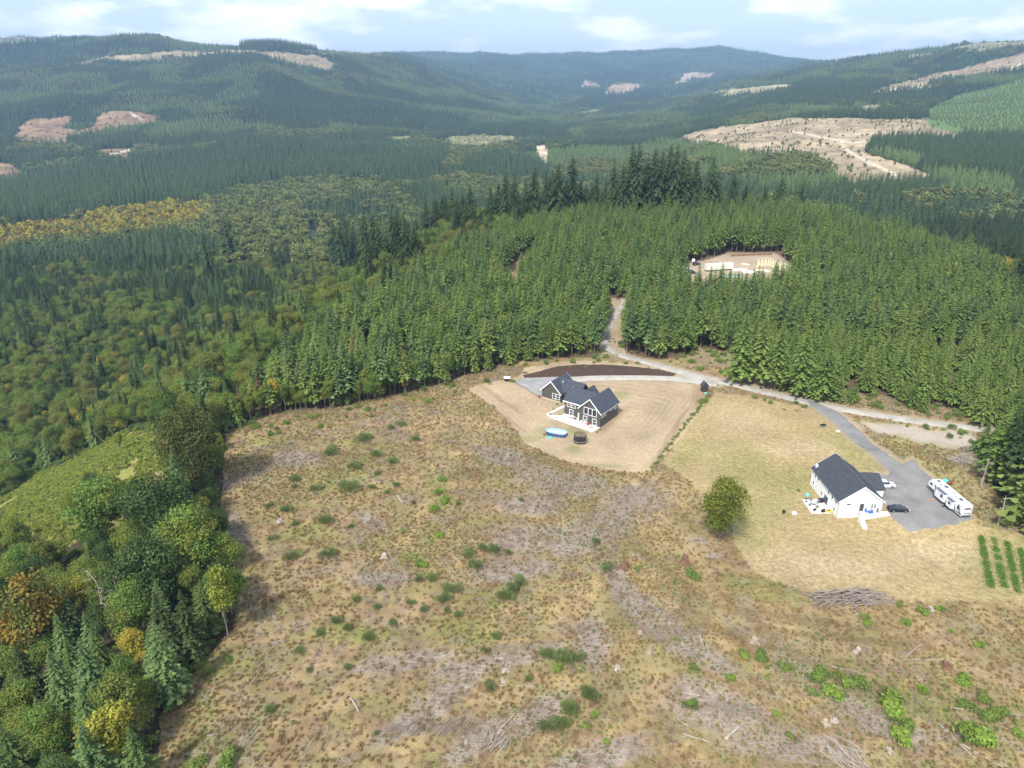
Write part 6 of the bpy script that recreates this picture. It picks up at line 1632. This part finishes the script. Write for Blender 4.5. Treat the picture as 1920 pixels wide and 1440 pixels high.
# ------------------------------------------------------------------ ground growth in the clearing: too many to count, one object of each kind
def tuft(name, mat, n, size, seed, rx=.5, rz=.35, spiky=True): return shrub_mesh(name, mat, n, size, seed, rx, rz, spiky)
f_tan = foliage('dry_grass_blades', (.30,.22,.105), (.43,.33,.17), None, .15); f_brown = foliage('dead_bracken', (.20,.135,.075), (.32,.22,.12), None, .1)
f_weed = foliage('low_weeds', (.12,.16,.045), (.19,.215,.065), None, .2); f_fern = foliage('fern_green', (.21,.275,.05), (.28,.32,.07), (.32,.27,.08), .3)
r = np.random.default_rng(90)
X, Y = grid(66, 245, .95, seed=91); Z = height(X, Y)
px, py = project(X, Y, Z)
k = (px > 150) & (px < 2050) & (py < 1500); X, Y, Z, px, py = X[k], Y[k], Z[k], px[k], py[k]
_, w = paint(X, Y, Z)
pat = fbm(X, Y, 7, 4, 92); pat2 = fbm(X, Y, 14, 4, 93); u = r.random(len(X))
ok = (w[:, 0] > .3) & (road_depth(X, Y) < -1.0)
sel = {}
kt = ok & (pat > -.05) & (u < .62); kb = ok & (u < .15+.55*np.clip(.5-pat*1.6, 0, 1)) & ~kt; kw = ok & (pat2 > .06) & (u > .58)
for nm, kk, vs, lab, cat, lo, hi in [('dry_grass', kt, [tuft('dry_tuft', f_tan, 46, .34, 600+i) for i in range(3)], 'dry tan grass tufts over the clearing', 'grass', .5, 1.15),
     ('dead_brush', kb, [tuft('brush_tuft', f_brown, 60, .17, 610+i, .75, .35, i == 1) for i in range(3)], 'brown dead bracken and brambles over the clearing', 'brush', .35, 1.25),
     ('green_weeds', kw, [tuft('weed_tuft', f_weed, 44, .20, 620+i, .5, .3, False) for i in range(2)], 'low green weeds between the dry grass', 'weeds', .4, 1.1)]:
    n = kk.sum(); print(nm, n)
    scatter(nm, [[m_] for m_ in vs], np.stack([X[kk], Y[kk], Z[kk]], 1), r.uniform(lo, hi, n), r.uniform(0, 6.28, n), r.integers(0, len(vs), n), lab, cat)
def sticks(seed, n=13, L0=2.6, sp=.5):
    r = np.random.default_rng(seed); b = MB()
    for _ in range(n):
        a = r.normal()*sp; l = r.uniform(.25, 1)*L0/2; c = Vector((r.uniform(-1,1), r.uniform(-1,1), r.uniform(.03,.25))); d = Vector((math.cos(a), math.sin(a), r.normal()*.12))*l
        m_ = c+Vector((0, r.uniform(-.12,.12), .03)); rr = r.uniform(.012, .045); b.tube(c-d, m_, rr, rr, 3, False); b.tube(m_, c+d, rr, rr*.5, 3, False)
    return b.mesh('stick_bundle', deadwood if seed % 2 else simple('grey_twigs', (.25,.20,.16), .9, var=.3))
ks = (w[:, 1] > .4) & (u < .68) | (ok & (fbm(X, Y, 9, 4, 94) > .22) & (u < .28)) | (ok & (u > .975))
n = ks.sum(); print('sticks', n)
sv = [sticks(700+i, 13, 2.6, [.3, .6, 1.2][i % 3]) for i in range(6)]
scatter('slash_debris', [[m_] for m_ in sv], np.stack([X[ks], Y[ks], Z[ks]], 1), r.uniform(.5, 1.1, n), r.normal(.5, .7, n), r.integers(0, 6, n), 'grey sticks and branches left on the ground after logging', 'slash')
# bracken on the left meadow
X, Y = grid(110, 260, .85, seed=95); Z = height(X, Y); px, py = project(X, Y, Z)
k = zin(Z_MEADOW, px+fbm(X, Y, 9, 3, 96)*10, py, Y) & ~in_poly(px, py, [(170,1000),(205,930),(285,895),(300,880),(330,900),(280,935),(230,960),(215,1010)]) & (r.random(len(X)) < .9) & (fbm(X, Y, 11, 4, 98) > -.2)
n = k.sum(); fv = [shrub_mesh('bracken', [f_fern, f_weed, f_fern][i], 90, .30, 630+i, .7, .6) for i in range(3)]
scatter('bracken', [[m_] for m_ in fv], np.stack([X[k], Y[k], Z[k]], 1), r.uniform(.5, 1.3, n), r.uniform(0, 6.28, n), r.integers(0, 3, n), 'yellow green bracken covering the open slope at the left', 'bracken')
# undergrowth along the wood edges
X, Y = grid(66, 300, 1.9, seed=97); Z = height(X, Y); px, py = project(X, Y, Z)
clr = cleared(px, py, X, Y); plz = zin(Z_PLANT, px, py, Y)
rdd = road_depth(X, Y)
k = (rdd < -1.2) & (px > -60) & (px < 1980) & (((~clr) & ~plz & (px < 1000)) | (zin(Z_OPEN, px, py, Y) & (r.random(len(X)) < .5)) | (plz & (py > 640) & (r.random(len(X)) < .15))) & (r.random(len(X)) < .7)
n = k.sum(); print('undergrowth', n)
uv = [SH['broom'][0], SH['leafy'][0], SH['leafy'][1], fv[0]]
scatter('undergrowth', [[m_] for m_ in uv], np.stack([X[k], Y[k], Z[k]], 1), r.uniform(.6, 1.5, n), r.uniform(0, 6.28, n), r.integers(0, 4, n), 'leafy undergrowth filling the gaps under the trees', 'undergrowth')
# ------------------------------------------------------------------ haze
hb = MB().box(-11000, 11000, -400, 11000, -140, 640)
hm, ht, ho = newmat('haze')
pv = N(ht, 'ShaderNodeVolumePrincipled')
pv.inputs['Color'].default_value = (.44, .68, 1.0, 1); pv.inputs['Density'].default_value = 0.0001
pv.inputs['Anisotropy'].default_value = 0.2
L(ht, pv.outputs[0], ho.inputs['Volume'])
ho_ = hb.build('haze', hm); ho_['kind'] = 'stuff'; ho_['label'] = 'thin blue haze over the valley'; ho_['category'] = 'haze'
